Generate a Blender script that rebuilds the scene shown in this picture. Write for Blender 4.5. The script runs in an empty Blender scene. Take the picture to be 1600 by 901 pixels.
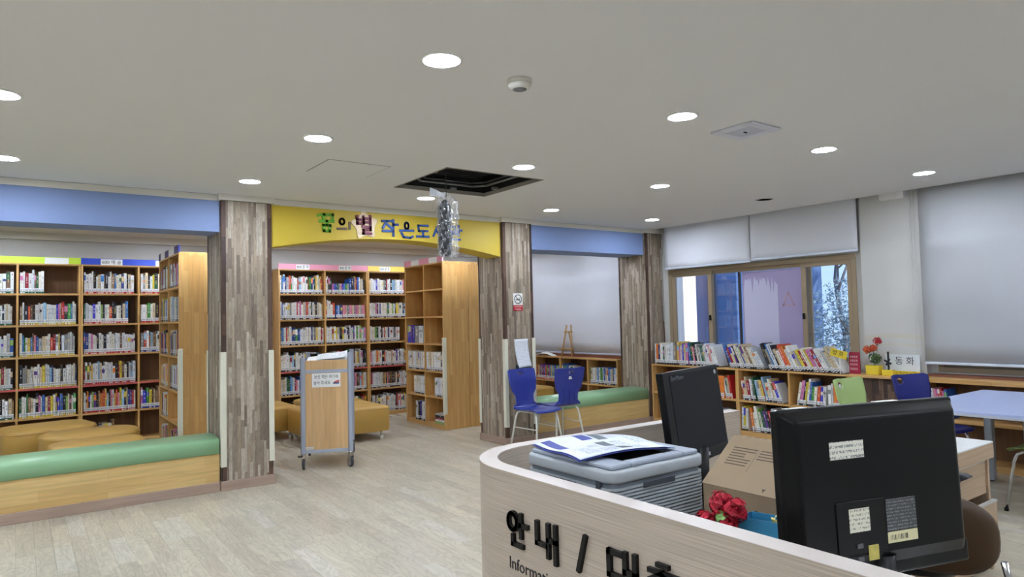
import bpy, bmesh, math, random
from mathutils import Vector, Matrix

R = math.radians
rnd = random.Random(11)
SC = bpy.context.scene
COL = SC.collection

def S(r, g, b):
    """8-bit sRGB to linear"""
    def f(c):
        c /= 255.0
        return c / 12.92 if c <= 0.04045 else ((c + 0.055) / 1.055) ** 2.4
    return (f(r), f(g), f(b))

# ------------------------------------------------------------------ camera, world, exposure
FPX = 1062.5                                   # focal length in pixels of the 1600 px wide frame
YAW, PITCH, ROLL = R(36.06), R(2.426), R(-1.324)
CAM = Vector((0, 0, 1.5))
fw = Vector((math.sin(YAW) * math.cos(PITCH), math.cos(YAW) * math.cos(PITCH), math.sin(PITCH)))
rt = Vector((math.cos(YAW), -math.sin(YAW), 0))
up = rt.cross(fw)
rt, up = rt * math.cos(ROLL) + up * math.sin(ROLL), up * math.cos(ROLL) - rt * math.sin(ROLL)
cd = bpy.data.cameras.new('camera')
cd.sensor_fit = 'HORIZONTAL'
cd.sensor_width = 36.0
cd.lens = FPX / 1600.0 * 36.0
cd.clip_start = 0.02
cam = bpy.data.objects.new('camera', cd)
cam.matrix_world = Matrix(((rt.x, up.x, -fw.x, CAM.x), (rt.y, up.y, -fw.y, CAM.y), (rt.z, up.z, -fw.z, CAM.z), (0, 0, 0, 1)))
COL.objects.link(cam)
SC.camera = cam

W = bpy.data.worlds.new('overcast_sky')
SC.world = W
W.use_nodes = True
bg = W.node_tree.nodes['Background']
bg.inputs[0].default_value = (*S(168, 200, 246), 1)
bg.inputs[1].default_value = 1.7

sl = bpy.data.lights.new('winter_sun', 'SUN')
sl.energy = 5.0
sl.angle = R(3)
sl.color = (1.0, .96, .9)
sun = bpy.data.objects.new('winter_sun', sl)
sun.rotation_euler = Vector((.16, 1.0, -.5)).to_track_quat('-Z', 'Y').to_euler()
COL.objects.link(sun)

LAMP_POWER = 285.0                              # emission of each downlight diffuser
vs = SC.view_settings
vs.view_transform = 'Standard'
vs.look = 'None'
vs.gamma = 1.0
vs.use_curve_mapping = False
vs.exposure = 0.0
try:
    SC.cycles.max_bounces = 8
    SC.cycles.diffuse_bounces = 5
    SC.cycles.transparent_max_bounces = 10
    SC.cycles.sample_clamp_indirect = 6.0
except Exception:
    pass

def project(p):
    d = Vector(p) - CAM
    z = d.dot(fw)
    if z <= 0.05:
        return None
    return 800 + FPX * d.dot(rt) / z, 450.5 - FPX * d.dot(up) / z, z

# ------------------------------------------------------------------ mesh helper
class MB:
    def __init__(self):
        self.v = []; self.f = []; self.m = []; self.c = []; self.smooth = []
    def _add(self, vs_, fs, mi=0, col=None, smooth=False):
        b = len(self.v)
        self.v += [tuple(p) for p in vs_]
        for q in fs:
            self.f.append(tuple(b + i for i in q)); self.m.append(mi); self.c.append(col); self.smooth.append(smooth)
        return self
    def box(self, x0, x1, y0, y1, z0, z1, mi=0, col=None, M=None):
        p = [Vector((x, y, z)) for z in (z0, z1) for y in (y0, y1) for x in (x0, x1)]
        if M is not None:
            p = [M @ q for q in p]
        return self._add(p, [(0, 2, 3, 1), (4, 5, 7, 6), (0, 1, 5, 4), (2, 6, 7, 3), (0, 4, 6, 2), (1, 3, 7, 5)], mi, col)
    def quad(self, a, b, c, d, mi=0, col=None):
        return self._add([a, b, c, d], [(0, 1, 2, 3)], mi, col)
    def prism(self, pts, axis, a0, a1, mi=0, col=None, M=None, smooth=False):
        def P(p, a):
            v = {'x': (a, p[0], p[1]), 'y': (p[0], a, p[1]), 'z': (p[0], p[1], a)}[axis]
            v = Vector(v)
            return M @ v if M is not None else v
        n = len(pts)
        vs_ = [P(p, a0) for p in pts] + [P(p, a1) for p in pts]
        self._add(vs_, [tuple(range(n))[::-1], tuple(range(n, 2 * n))], mi, col)
        b = len(self.v) - 2 * n
        for i in range(n):
            j = (i + 1) % n
            self.f.append((b + i, b + j, b + n + j, b + n + i)); self.m.append(mi); self.c.append(col); self.smooth.append(smooth)
        return self
    def tube(self, pts, r, n=10, mi=0, col=None, cap=True):
        pts = [Vector(p) for p in pts]
        rs = r if isinstance(r, (list, tuple)) else [r] * len(pts)
        rings = []
        t0 = (pts[1] - pts[0]).normalized()
        nrm = t0.orthogonal().normalized()
        for i, p in enumerate(pts):
            if i == 0: t = pts[1] - pts[0]
            elif i == len(pts) - 1: t = pts[-1] - pts[-2]
            else: t = (pts[i + 1] - p).normalized() + (p - pts[i - 1]).normalized()
            t.normalize()
            nrm = (nrm - t * nrm.dot(t)).normalized()
            bn = t.cross(nrm)
            rings.append([p + (nrm * math.cos(a) + bn * math.sin(a)) * rs[i] for a in [2 * math.pi * k / n for k in range(n)]])
        vs_ = [q for ring in rings for q in ring]
        fs = []
        for i in range(len(pts) - 1):
            for k in range(n):
                k2 = (k + 1) % n
                fs.append((i * n + k, i * n + k2, (i + 1) * n + k2, (i + 1) * n + k))
        self._add(vs_, fs, mi, col, True)
        if cap:
            b = len(self.v) - len(vs_)
            self.f.append(tuple(b + k for k in range(n))[::-1]); self.m.append(mi); self.c.append(col); self.smooth.append(False)
            e = b + (len(pts) - 1) * n
            self.f.append(tuple(e + k for k in range(n))); self.m.append(mi); self.c.append(col); self.smooth.append(False)
        return self
    def lathe(self, prof, cx=0, cy=0, n=24, mi=0, col=None, M=None, smooth=True):
        vs_ = []
        for r, z in prof:
            for k in range(n):
                a = 2 * math.pi * k / n
                q = Vector((cx + r * math.cos(a), cy + r * math.sin(a), z))
                vs_.append(M @ q if M is not None else q)
        fs = []
        for i in range(len(prof) - 1):
            for k in range(n):
                k2 = (k + 1) % n
                fs.append((i * n + k, i * n + k2, (i + 1) * n + k2, (i + 1) * n + k))
        self._add(vs_, fs, mi, col, smooth)
        b = len(self.v) - len(vs_)
        for e, rev in ((0, True), (len(prof) - 1, False)):
            if prof[e][0] > 1e-6:
                q = tuple(b + e * n + k for k in range(n))
                self.f.append(q[::-1] if rev else q); self.m.append(mi); self.c.append(col); self.smooth.append(False)
        return self
    def grid(self, fn, nu, nv, mi=0, col=None, skip=None):
        vs_ = [fn(i / nu, j / nv) for j in range(nv + 1) for i in range(nu + 1)]
        fs = []
        for j in range(nv):
            for i in range(nu):
                if skip and skip((i + .5) / nu, (j + .5) / nv):
                    continue
                a = j * (nu + 1) + i
                fs.append((a, a + 1, a + nu + 2, a + nu + 1))
        return self._add(vs_, fs, mi, col, True)
    def stroke(self, pts, w, to3, d0, d1, mi=0, col=None):
        """flat bar lettering: 2-D polyline of width w, mapped by to3(q, z, depth)"""
        for (ax, az), (bx, bz) in zip(pts[:-1], pts[1:]):
            l = math.hypot(bx - ax, bz - az) or 1e-6
            ux, uz = (bx - ax) / l, (bz - az) / l
            e = w * .5
            ax_, az_, bx_, bz_ = ax - ux * e, az - uz * e, bx + ux * e, bz + uz * e
            nx, nz = -uz * e, ux * e
            p = [(ax_ + nx, az_ + nz), (bx_ + nx, bz_ + nz), (bx_ - nx, bz_ - nz), (ax_ - nx, az_ - nz)]
            vs_ = [to3(x, z, d0) for x, z in p] + [to3(x, z, d1) for x, z in p]
            self._add(vs_, [(0, 1, 2, 3), (7, 6, 5, 4), (0, 4, 5, 1), (1, 5, 6, 2), (2, 6, 7, 3), (3, 7, 4, 0)], mi, col)
        return self
    def mesh(self, name, mats, recalc=True):
        me = bpy.data.meshes.new(name)
        me.from_pydata([tuple(p) for p in self.v], [], self.f)
        for m in mats:
            me.materials.append(m)
        me.polygons.foreach_set('material_index', self.m)
        me.polygons.foreach_set('use_smooth', self.smooth)
        if any(c is not None for c in self.c):
            at = me.color_attributes.new('Col', 'FLOAT_COLOR', 'CORNER')
            buf = []
            for f, c in zip(self.f, self.c):
                c = c or (1, 1, 1)
                buf += [c[0], c[1], c[2], 1.0] * len(f)
            at.data.foreach_set('color', buf)
        if recalc:
            bm = bmesh.new(); bm.from_mesh(me)
            bmesh.ops.recalc_face_normals(bm, faces=bm.faces)
            bm.to_mesh(me); bm.free()
        me.update()
        return me
    def build(self, name, mats, parent=None, bevel=0, seg=1, world=True, solid=0, recalc=True, sub=0):
        mats = mats if isinstance(mats, (list, tuple)) else [mats]
        loc = Vector((0, 0, 0))
        if parent is not None and world:
            Mi = parent.matrix_basis.inverted()
            if parent.parent is not None:
                Mi = (parent.parent.matrix_basis @ parent.matrix_basis).inverted()
            self.v = [tuple(Mi @ Vector(p)) for p in self.v]
        elif parent is None:
            xs = [p[0] for p in self.v]; ys = [p[1] for p in self.v]; zs = [p[2] for p in self.v]
            loc = Vector(((min(xs) + max(xs)) / 2, (min(ys) + max(ys)) / 2, min(zs)))
            self.v = [tuple(Vector(p) - loc) for p in self.v]
        o = bpy.data.objects.new(name, self.mesh(name, mats, recalc))
        COL.objects.link(o)
        o.location = loc
        if parent is not None:
            o.parent = parent
        if solid:
            md = o.modifiers.new('solid', 'SOLIDIFY'); md.thickness = solid; md.offset = 0
        if sub:
            md = o.modifiers.new('sub', 'SUBSURF'); md.levels = sub; md.render_levels = sub
        if bevel:
            md = o.modifiers.new('bevel', 'BEVEL'); md.width = bevel; md.segments = seg; md.limit_method = 'ANGLE'; md.angle_limit = R(40)
        return o

def tag(o, label=None, cat=None, group=None, kind=None):
    if label: o['label'] = label
    if cat: o['category'] = cat
    if group: o['group'] = group
    if kind: o['kind'] = kind
    return o

def thing(name, loc, label, cat, rz=0, group=None):
    o = bpy.data.objects.new(name, None)
    o.empty_display_size = .1
    COL.objects.link(o)
    o.matrix_basis = Matrix.Translation(Vector(loc)) @ Matrix.Rotation(rz, 4, 'Z')
    return tag(o, label, cat, group)

def copy_tree(o, parent=None):
    c = o.copy(); COL.objects.link(c); c.parent = parent
    for ch in list(o.children):
        copy_tree(ch, c)
    return c

def text(body, size, M, mat, parent=None, name='lettering', extrude=0.0004, align='CENTER', world=True, offset=0, sx=1.0):
    c = bpy.data.curves.new('lettering', 'FONT')
    c.body = body; c.size = size; c.extrude = extrude; c.align_x = align; c.align_y = 'CENTER'; c.offset = offset
    c.resolution_u = 3
    t = bpy.data.objects.new('lettering_source', c)
    me = bpy.data.meshes.new_from_object(t)
    bpy.data.objects.remove(t); bpy.data.curves.remove(c)
    M = Matrix(M) if not isinstance(M, Matrix) else M
    if parent is not None and world:
        P = parent.matrix_basis
        if parent.parent is not None:
            P = parent.parent.matrix_basis @ P
        M = P.inverted() @ M
    me.transform(M @ Matrix.Diagonal((sx, 1, 1, 1)))
    me.materials.clear(); me.materials.append(mat)
    o = bpy.data.objects.new(name, me); COL.objects.link(o)
    if parent is not None: o.parent = parent
    return o

def frameM(origin, xdir, ydir):
    x = Vector(xdir).normalized(); y = Vector(ydir).normalized(); z = x.cross(y)
    return Matrix(((x.x, y.x, z.x, origin[0]), (x.y, y.y, z.y, origin[1]), (x.z, y.z, z.z, origin[2]), (0, 0, 0, 1)))

# ------------------------------------------------------------------ materials
MATS = {}
def nt(name):
    m = bpy.data.materials.new(name); m.use_nodes = True
    t = m.node_tree
    return m, t, t.nodes['Principled BSDF']
def link(t, a, b): t.links.new(a, b)
def N(t, typ, **kw):
    n = t.nodes.new(typ)
    for k, v in kw.items():
        if k in ('inp',):
            for kk, vv in v.items(): n.inputs[kk].default_value = vv
        else: setattr(n, k, v)
    return n

def plain(name, col, rough=.5, metal=0, noise=0.06, scale=12, bump=0, spec=.5, coat=0, trans=0):
    """procedural paint / plastic / metal: base colour with faint mottling and optional fine relief"""
    if name in MATS: return MATS[name]
    m, t, p = nt(name)
    tc = N(t, 'ShaderNodeTexCoord')
    nz = N(t, 'ShaderNodeTexNoise', inp={'Scale': scale, 'Detail': 4.0})
    link(t, tc.outputs['Object'], nz.inputs['Vector'])
    mx = N(t, 'ShaderNodeMix', data_type='RGBA', blend_type='MIX')
    mx.inputs[6].default_value = (*[c * (1 - noise) for c in col], 1)
    mx.inputs[7].default_value = (*[min(1, c * (1 + noise)) for c in col], 1)
    link(t, nz.outputs['Fac'], mx.inputs[0])
    link(t, mx.outputs[2], p.inputs['Base Color'])
    p.inputs['Roughness'].default_value = rough
    p.inputs['Metallic'].default_value = metal
    p.inputs['Specular IOR Level'].default_value = spec
    p.inputs['Coat Weight'].default_value = coat
    if trans: p.inputs['Transmission Weight'].default_value = trans
    if bump:
        b = N(t, 'ShaderNodeBump', inp={'Strength': bump, 'Distance': .002})
        n2 = N(t, 'ShaderNodeTexNoise', inp={'Scale': scale * 20, 'Detail': 3.0})
        link(t, tc.outputs['Object'], n2.inputs['Vector'])
        link(t, n2.outputs['Fac'], b.inputs['Height'])
        link(t, b.outputs['Normal'], p.inputs['Normal'])
    MATS[name] = m
    return m

def wood(name, cA, cB, axis='z', stave=(.45, .05), grain=60, rough=.45, dark=.75, streak=.35, space='Object'):
    """glued-stave wood: brick pattern along `axis`, fine stretched grain, a few knots"""
    if name in MATS: return MATS[name]
    m, t, p = nt(name)
    if space == 'Object':
        src = N(t, 'ShaderNodeTexCoord').outputs['Object']
    else:
        src = N(t, 'ShaderNodeNewGeometry').outputs['Position']
    sep = N(t, 'ShaderNodeSeparateXYZ'); link(t, src, sep.inputs[0])
    o = {'x': ('X', 'Y', 'Z'), 'y': ('Y', 'X', 'Z'), 'z': ('Z', 'X', 'Y'), 'h': ('X', 'Y', 'Z')}[axis]
    ad = N(t, 'ShaderNodeMath', operation='ADD')
    link(t, sep.outputs[o[1]], ad.inputs[0]); link(t, sep.outputs[o[2]], ad.inputs[1])
    cb = N(t, 'ShaderNodeCombineXYZ')
    link(t, sep.outputs[o[0]], cb.inputs[0]); link(t, ad.outputs[0], cb.inputs[1])
    br = N(t, 'ShaderNodeTexBrick', offset=.37, offset_frequency=2, squash=1)
    br.inputs['Color1'].default_value = (*cA, 1); br.inputs['Color2'].default_value = (*cB, 1)
    br.inputs['Mortar'].default_value = (*[c * .7 for c in cB], 1)
    br.inputs['Scale'].default_value = 1; br.inputs['Mortar Size'].default_value = .0006
    br.inputs['Brick Width'].default_value = stave[0]; br.inputs['Row Height'].default_value = stave[1]
    link(t, cb.outputs[0], br.inputs['Vector'])
    # stretched grain
    mp = N(t, 'ShaderNodeMapping')
    s = {'x': (2.5, grain, grain), 'y': (grain, 2.5, grain), 'z': (grain, grain, 2.5), 'h': (2.6, 2.6, grain)}[axis]
    mp.inputs['Scale'].default_value = s
    link(t, src, mp.inputs['Vector'])
    nz = N(t, 'ShaderNodeTexNoise', inp={'Scale': 1.0, 'Detail': 5.0, 'Distortion': .05 if axis == 'h' else .6})
    link(t, mp.outputs[0], nz.inputs['Vector'])
    rp = N(t, 'ShaderNodeMapRange', inp={'From Min': .3, 'From Max': .7, 'To Min': dark, 'To Max': 1.08})
    link(t, nz.outputs['Fac'], rp.inputs[0])
    mx = N(t, 'ShaderNodeMix', data_type='RGBA', blend_type='MULTIPLY')
    mx.inputs[0].default_value = streak * 2 if streak * 2 < 1 else 1
    link(t, br.outputs['Color'], mx.inputs[6])
    link(t, rp.outputs[0], mx.inputs[7])
    link(t, mx.outputs[2], p.inputs['Base Color'])
    p.inputs['Roughness'].default_value = rough
    MATS[name] = m
    return m

def attr_mat(name, rough=.5, grain=None, spec=.5, amount=.35):
    """colour from the mesh's own Col attribute, with optional stretched grain (world axis)"""
    if name in MATS: return MATS[name]
    m, t, p = nt(name)
    at = N(t, 'ShaderNodeVertexColor'); at.layer_name = 'Col'
    out = at.outputs[0]
    if grain:
        g = N(t, 'ShaderNodeNewGeometry')
        mp = N(t, 'ShaderNodeMapping'); mp.inputs['Scale'].default_value = grain
        link(t, g.outputs['Position'], mp.inputs['Vector'])
        nz = N(t, 'ShaderNodeTexNoise', inp={'Scale': 1.0, 'Detail': 5.0, 'Distortion': 1.2})
        link(t, mp.outputs[0], nz.inputs['Vector'])
        rp = N(t, 'ShaderNodeMapRange', inp={'From Min': .3, 'From Max': .7, 'To Min': 1 - amount, 'To Max': 1 + amount * .4})
        link(t, nz.outputs['Fac'], rp.inputs[0])
        mx = N(t, 'ShaderNodeMix', data_type='RGBA', blend_type='MULTIPLY'); mx.inputs[0].default_value = 1
        link(t, out, mx.inputs[6]); link(t, rp.outputs[0], mx.inputs[7])
        out = mx.outputs[2]
    link(t, out, p.inputs['Base Color'])
    p.inputs['Roughness'].default_value = rough
    p.inputs['Specular IOR Level'].default_value = spec
    MATS[name] = m
    return m

def emit(name, col, strength):
    if name in MATS: return MATS[name]
    m = bpy.data.materials.new(name); m.use_nodes = True
    t = m.node_tree; t.nodes.clear()
    e = N(t, 'ShaderNodeEmission'); e.inputs[0].default_value = (*col, 1); e.inputs[1].default_value = strength
    o = N(t, 'ShaderNodeOutputMaterial'); link(t, e.outputs[0], o.inputs[0])
    MATS[name] = m
    return m

def sheet_mat(name, col, transl=.35, rough=.7):
    """thin fabric or film: diffuse + translucent"""
    if name in MATS: return MATS[name]
    m = bpy.data.materials.new(name); m.use_nodes = True
    t = m.node_tree; t.nodes.clear()
    tc = N(t, 'ShaderNodeTexCoord')
    nz = N(t, 'ShaderNodeTexNoise', inp={'Scale': 3.0, 'Detail': 3.0}); link(t, tc.outputs['Object'], nz.inputs['Vector'])
    mx = N(t, 'ShaderNodeMix', data_type='RGBA')
    mx.inputs[6].default_value = (*[c * .96 for c in col], 1); mx.inputs[7].default_value = (*col, 1)
    link(t, nz.outputs['Fac'], mx.inputs[0])
    d = N(t, 'ShaderNodeBsdfDiffuse'); tr = N(t, 'ShaderNodeBsdfTranslucent')
    link(t, mx.outputs[2], d.inputs[0]); link(t, mx.outputs[2], tr.inputs[0])
    ms = N(t, 'ShaderNodeMixShader'); ms.inputs[0].default_value = transl
    link(t, d.outputs[0], ms.inputs[1]); link(t, tr.outputs[0], ms.inputs[2])
    o = N(t, 'ShaderNodeOutputMaterial'); link(t, ms.outputs[0], o.inputs[0])
    MATS[name] = m
    return m

def glass_mat(name, tint=(1, 1, 1), refl=.12):
    """thin window pane: see-through plus mirror reflection"""
    if name in MATS: return MATS[name]
    m = bpy.data.materials.new(name); m.use_nodes = True
    t = m.node_tree; t.nodes.clear()
    tr = N(t, 'ShaderNodeBsdfTransparent'); tr.inputs[0].default_value = (*tint, 1)
    gl = N(t, 'ShaderNodeBsdfGlossy'); gl.inputs['Roughness'].default_value = .02
    lw = N(t, 'ShaderNodeFresnel'); lw.inputs[0].default_value = 1.5
    mr = N(t, 'ShaderNodeMath', operation='MULTIPLY_ADD'); mr.inputs[1].default_value = 1.0; mr.inputs[2].default_value = refl * .4
    link(t, lw.outputs[0], mr.inputs[0])
    ms = N(t, 'ShaderNodeMixShader'); link(t, mr.outputs[0], ms.inputs[0])
    link(t, tr.outputs[0], ms.inputs[1]); link(t, gl.outputs[0], ms.inputs[2])
    o = N(t, 'ShaderNodeOutputMaterial'); link(t, ms.outputs[0], o.inputs[0])
    MATS[name] = m
    return m

def print_mat(name, paper, ink, sx, sy, thr=.5, axes='XY', detail=2.0, frac=1.0):
    """paper with rows of small print (flat print): noise cut into lines"""
    if name in MATS: return MATS[name]
    m, t, p = nt(name)
    tc = N(t, 'ShaderNodeTexCoord')
    sep = N(t, 'ShaderNodeSeparateXYZ'); link(t, tc.outputs['Object'], sep.inputs[0])
    cb = N(t, 'ShaderNodeCombineXYZ')
    link(t, sep.outputs[axes[0]], cb.inputs[0]); link(t, sep.outputs[axes[1]], cb.inputs[1])
    mp = N(t, 'ShaderNodeMapping'); mp.inputs['Scale'].default_value = (sx, sy, 1); link(t, cb.outputs[0], mp.inputs[0])
    nz = N(t, 'ShaderNodeTexNoise', inp={'Scale': 1.0, 'Detail': detail}); link(t, mp.outputs[0], nz.inputs['Vector'])
    gt = N(t, 'ShaderNodeMath', operation='GREATER_THAN'); gt.inputs[1].default_value = thr; link(t, nz.outputs['Fac'], gt.inputs[0])
    # line gaps
    ys = N(t, 'ShaderNodeMath', operation='MULTIPLY'); ys.inputs[1].default_value = sy * .5
    link(t, sep.outputs[axes[1]], ys.inputs[0])
    fr = N(t, 'ShaderNodeMath', operation='FRACT'); link(t, ys.outputs[0], fr.inputs[0])
    g2 = N(t, 'ShaderNodeMath', operation='GREATER_THAN'); g2.inputs[1].default_value = .5; link(t, fr.outputs[0], g2.inputs[0])
    mu = N(t, 'ShaderNodeMath', operation='MULTIPLY'); link(t, gt.outputs[0], mu.inputs[0]); link(t, g2.outputs[0], mu.inputs[1])
    m3 = N(t, 'ShaderNodeMath', operation='MULTIPLY'); m3.inputs[1].default_value = frac; link(t, mu.outputs[0], m3.inputs[0])
    mx = N(t, 'ShaderNodeMix', data_type='RGBA')
    mx.inputs[6].default_value = (*paper, 1); mx.inputs[7].default_value = (*ink, 1)
    link(t, m3.outputs[0], mx.inputs[0]); link(t, mx.outputs[2], p.inputs['Base Color'])
    p.inputs['Roughness'].default_value = .6
    MATS[name] = m
    return m

M_wall = plain('wall_paint', S(203, 202, 198), .8, noise=.02, scale=2)
M_ceil = plain('ceiling_paint', S(238, 237, 236), .85, noise=.015, scale=1.5)
M_trim = plain('white_trim', S(226, 223, 214), .6, noise=.02)
M_blue = plain('blue_paint', S(126, 146, 190), .6, noise=.03, scale=3)
M_yellow = plain('yellow_paint', S(208, 182, 58), .5, noise=.03, scale=3)
M_pine = wood('pine_upright', S(216, 172, 108), S(198, 150, 86), 'z')
M_pineh = wood('pine_board', S(214, 172, 110), S(200, 154, 92), 'x', stave=(.6, .06))
M_pineshade = wood('pine_back_shaded', S(112, 78, 46), S(96, 66, 36), 'z', rough=.6)  # back panels: pine darkened in colour to give the shade behind the books
M_bench = wood('bench_front', S(218, 186, 124), S(208, 172, 108), 'x', stave=(.75, .09), grain=45)
M_base = wood('baseboard_vinyl', S(172, 148, 132), S(164, 140, 124), 'x', stave=(5, .5), rough=.4)
M_basey = wood('baseboard_vinyl_side', S(172, 148, 132), S(164, 140, 124), 'y', stave=(5, .5), rough=.4)
M_green = plain('mint_vinyl', S(152, 196, 150), .3, noise=.04, scale=5)
M_mustard = plain('mustard_vinyl', S(184, 146, 72), .42, noise=.06, scale=6, bump=.1)
M_guard = plain('cream_rubber', S(222, 220, 200), .5, noise=.03)
M_clad = attr_mat('mosaic_wood', .6, grain=(170, 170, 14), amount=.4)
M_plank = attr_mat('laminate_plank', .32, grain=(34, 3.6, 1), amount=.16)
def cathedral(m):
    t = m.node_tree; p = t.nodes['Principled BSDF']
    src = p.inputs['Base Color'].links[0].from_socket
    g = N(t, 'ShaderNodeNewGeometry'); oi = N(t, 'ShaderNodeObjectInfo')
    ad = N(t, 'ShaderNodeVectorMath', operation='MULTIPLY_ADD'); ad.inputs[1].default_value = (8.5, 2.2, 1)
    cb = N(t, 'ShaderNodeCombineXYZ'); mu = N(t, 'ShaderNodeMath', operation='MULTIPLY'); mu.inputs[1].default_value = 40
    link(t, oi.outputs['Random'], mu.inputs[0]); link(t, mu.outputs[0], cb.inputs[1]); link(t, mu.outputs[0], cb.inputs[2])
    link(t, g.outputs['Position'], ad.inputs[0]); link(t, cb.outputs[0], ad.inputs[2])
    nz = N(t, 'ShaderNodeTexNoise', inp={'Scale': 1.0, 'Detail': 1.0}); link(t, ad.outputs[0], nz.inputs['Vector'])
    sn = N(t, 'ShaderNodeMath', operation='MULTIPLY'); sn.inputs[1].default_value = 75; link(t, nz.outputs['Fac'], sn.inputs[0])
    s2 = N(t, 'ShaderNodeMath', operation='SINE'); link(t, sn.outputs[0], s2.inputs[0])
    rp = N(t, 'ShaderNodeMapRange', inp={'From Min': -.2, 'From Max': 1.0, 'To Min': 1.0, 'To Max': .87}); link(t, s2.outputs[0], rp.inputs[0])
    mx = N(t, 'ShaderNodeMix', data_type='RGBA', blend_type='MULTIPLY'); mx.inputs[0].default_value = 1
    link(t, src, mx.inputs[6]); link(t, rp.outputs[0], mx.inputs[7]); link(t, mx.outputs[2], p.inputs['Base Color'])
cathedral(M_plank)
M_book = attr_mat('book_cover', .45)
M_white = plain('white_card', S(236, 236, 232), .55, noise=.01)
M_ink = plain('black_ink', S(28, 28, 32), .6, noise=0)
M_black = plain('black_plastic', S(12, 12, 13), .38, noise=.05, scale=30, spec=.25)
M_blacks = plain('black_satin', S(9, 9, 10), .32, noise=.03, spec=.22)
M_alu = plain('silver_aluminium', S(168, 176, 192), .35, metal=.35, noise=.04)
M_chrome = plain('chrome', S(205, 205, 208), .12, metal=1, noise=.02)
M_wtube = plain('white_tube', S(226, 226, 216), .35, noise=.02)
M_bshell = plain('blue_shell', S(40, 54, 140), .32, noise=.04, spec=.5)
M_navy = plain('navy_shell', S(28, 36, 110), .32, noise=.04)
M_gshell = plain('green_shell', S(168, 192, 124), .4, noise=.03)
M_olive = plain('olive_shell', S(96, 118, 52), .4, noise=.03)
M_bronze = plain('bronze_aluminium', S(158, 140, 114), .5, metal=.1, noise=.04)
M_lam = wood('counter_laminate', S(192, 177, 160), S(190, 174, 156), 'h', stave=(90, 30), grain=480, rough=.45, dark=.66, streak=.5)
M_rim = plain('counter_rim', S(206, 196, 188), .4, noise=.02)
M_pgrey = plain('printer_grey', S(170, 176, 180), .45, noise=.03)
M_pdark = plain('printer_dark', S(60, 66, 74), .5, noise=.03)
M_card = plain('cardboard', S(146, 126, 100), .8, noise=.05, scale=25)
M_red = plain('red_paint', S(190, 38, 48), .5)
M_glass = glass_mat('window_glass')
M_tabletop = plain('pale_blue_laminate', S(176, 190, 228), .35, noise=.02)
M_rubber = plain('grey_rubber', S(58, 58, 62), .6)
M_lamp = emit('lamp_diffuser', (.90, 1.0, 1.17), LAMP_POWER)

# ================================================================== SETTING
CZ = 2.69          # ceiling height
FY = 6.56          # front of the pillar row
WX = 7.45          # window wall
BY = 10.32         # back wall of the reading bays
XL, YF = -4.2, -3.4

# floor: bed + planks
fl = tag(MB().box(XL, WX + .1, YF, BY, -.06, -.008).build('floor', plain('floor_bed', S(150, 140, 122), .7)), 'pale ash laminate plank floor of the library room', kind='structure')
PW, PL = .105, .62
plank_cols = [tuple(c * k for c in S(203, 194, 173)) for k in (.86, .91, .95, 1.0, 1.03, 1.06)] + [S(199, 189, 169), S(208, 201, 185), S(195, 184, 164)]
pm = []
for c in plank_cols:
    b = MB(); e = .0005
    b.box(-PW / 2 + e, PW / 2 - e, -PL / 2 + e, PL / 2 - e, -.0075, 0, col=c)
    pm.append(b.mesh('plank', [M_plank]))
spots = []
nx = int((WX - XL) / PW); ny = int((BY - YF) / PL) + 1
for i in range(nx):
    off = rnd.random() * PL
    for j in range(-1, ny):
        x = XL + PW * (i + .5); y = YF + PL * (j + .5) + off
        if y - PL / 2 < YF or y + PL / 2 > BY: continue
        spots.append((x, y, rnd.randrange(len(pm))))
def plank_seen(x, y):
    q = project((x, y, 0))
    if q is None or not (-20 < q[0] < 1620 and q[1] < 930): return False
    if 722 < q[0] < 1540 and q[1] > 690: return False           # behind the counter
    if x < 1.5 and y > FY - .1: return False
    if 5.1 < x and y > FY - .1: return False
    if y > 9.9 or x > 7.0: return False
    if 1000 < q[0] < 1540: return False
    return True
seen = sorted([s for s in spots if plank_seen(s[0], s[1])], key=lambda s: s[0] ** 2 + s[1] ** 2)[:300]
ss = set(seen)
for x, y, k in seen:
    o = bpy.data.objects.new('plank', pm[k]); COL.objects.link(o); o.location = (x, y, 0)
    o.parent = fl; o.matrix_parent_inverse = fl.matrix_basis.inverted()
b = MB(); e = .0005
for s in spots:
    if s not in ss:
        x, y, k = s
        b.box(x - PW / 2 + e, x + PW / 2 - e, y - PL / 2 + e, y + PL / 2 - e, -.0075, 0, col=plank_cols[k])
tag(b.build('planks', M_plank, fl, recalc=False), kind='stuff')

# ceiling with the opening for the missing cassette panel and a blind recess along the window wall
HX0, HX1, HY0, HY1 = 2.72, 3.70, 4.57, 5.50
b = MB()
CX1 = 7.27
b.box(XL, HX0, YF, BY, CZ, CZ + .03); b.box(HX1, CX1, YF, BY, CZ, CZ + .03)
b.box(HX0, HX1, YF, HY0, CZ, CZ + .03); b.box(HX0, HX1, HY1, BY, CZ, CZ + .03)
b.box(CX1, WX + .1, YF, BY, 2.83, 2.86); b.box(CX1 - .02, CX1, YF, BY, CZ + .03, 2.83)
b.box(CX1, 7.36, 3.20, 3.44, 2.63, 2.83)
tag(b.build('ceiling', M_ceil), 'flat white painted ceiling with a square opening', kind='structure')
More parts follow.
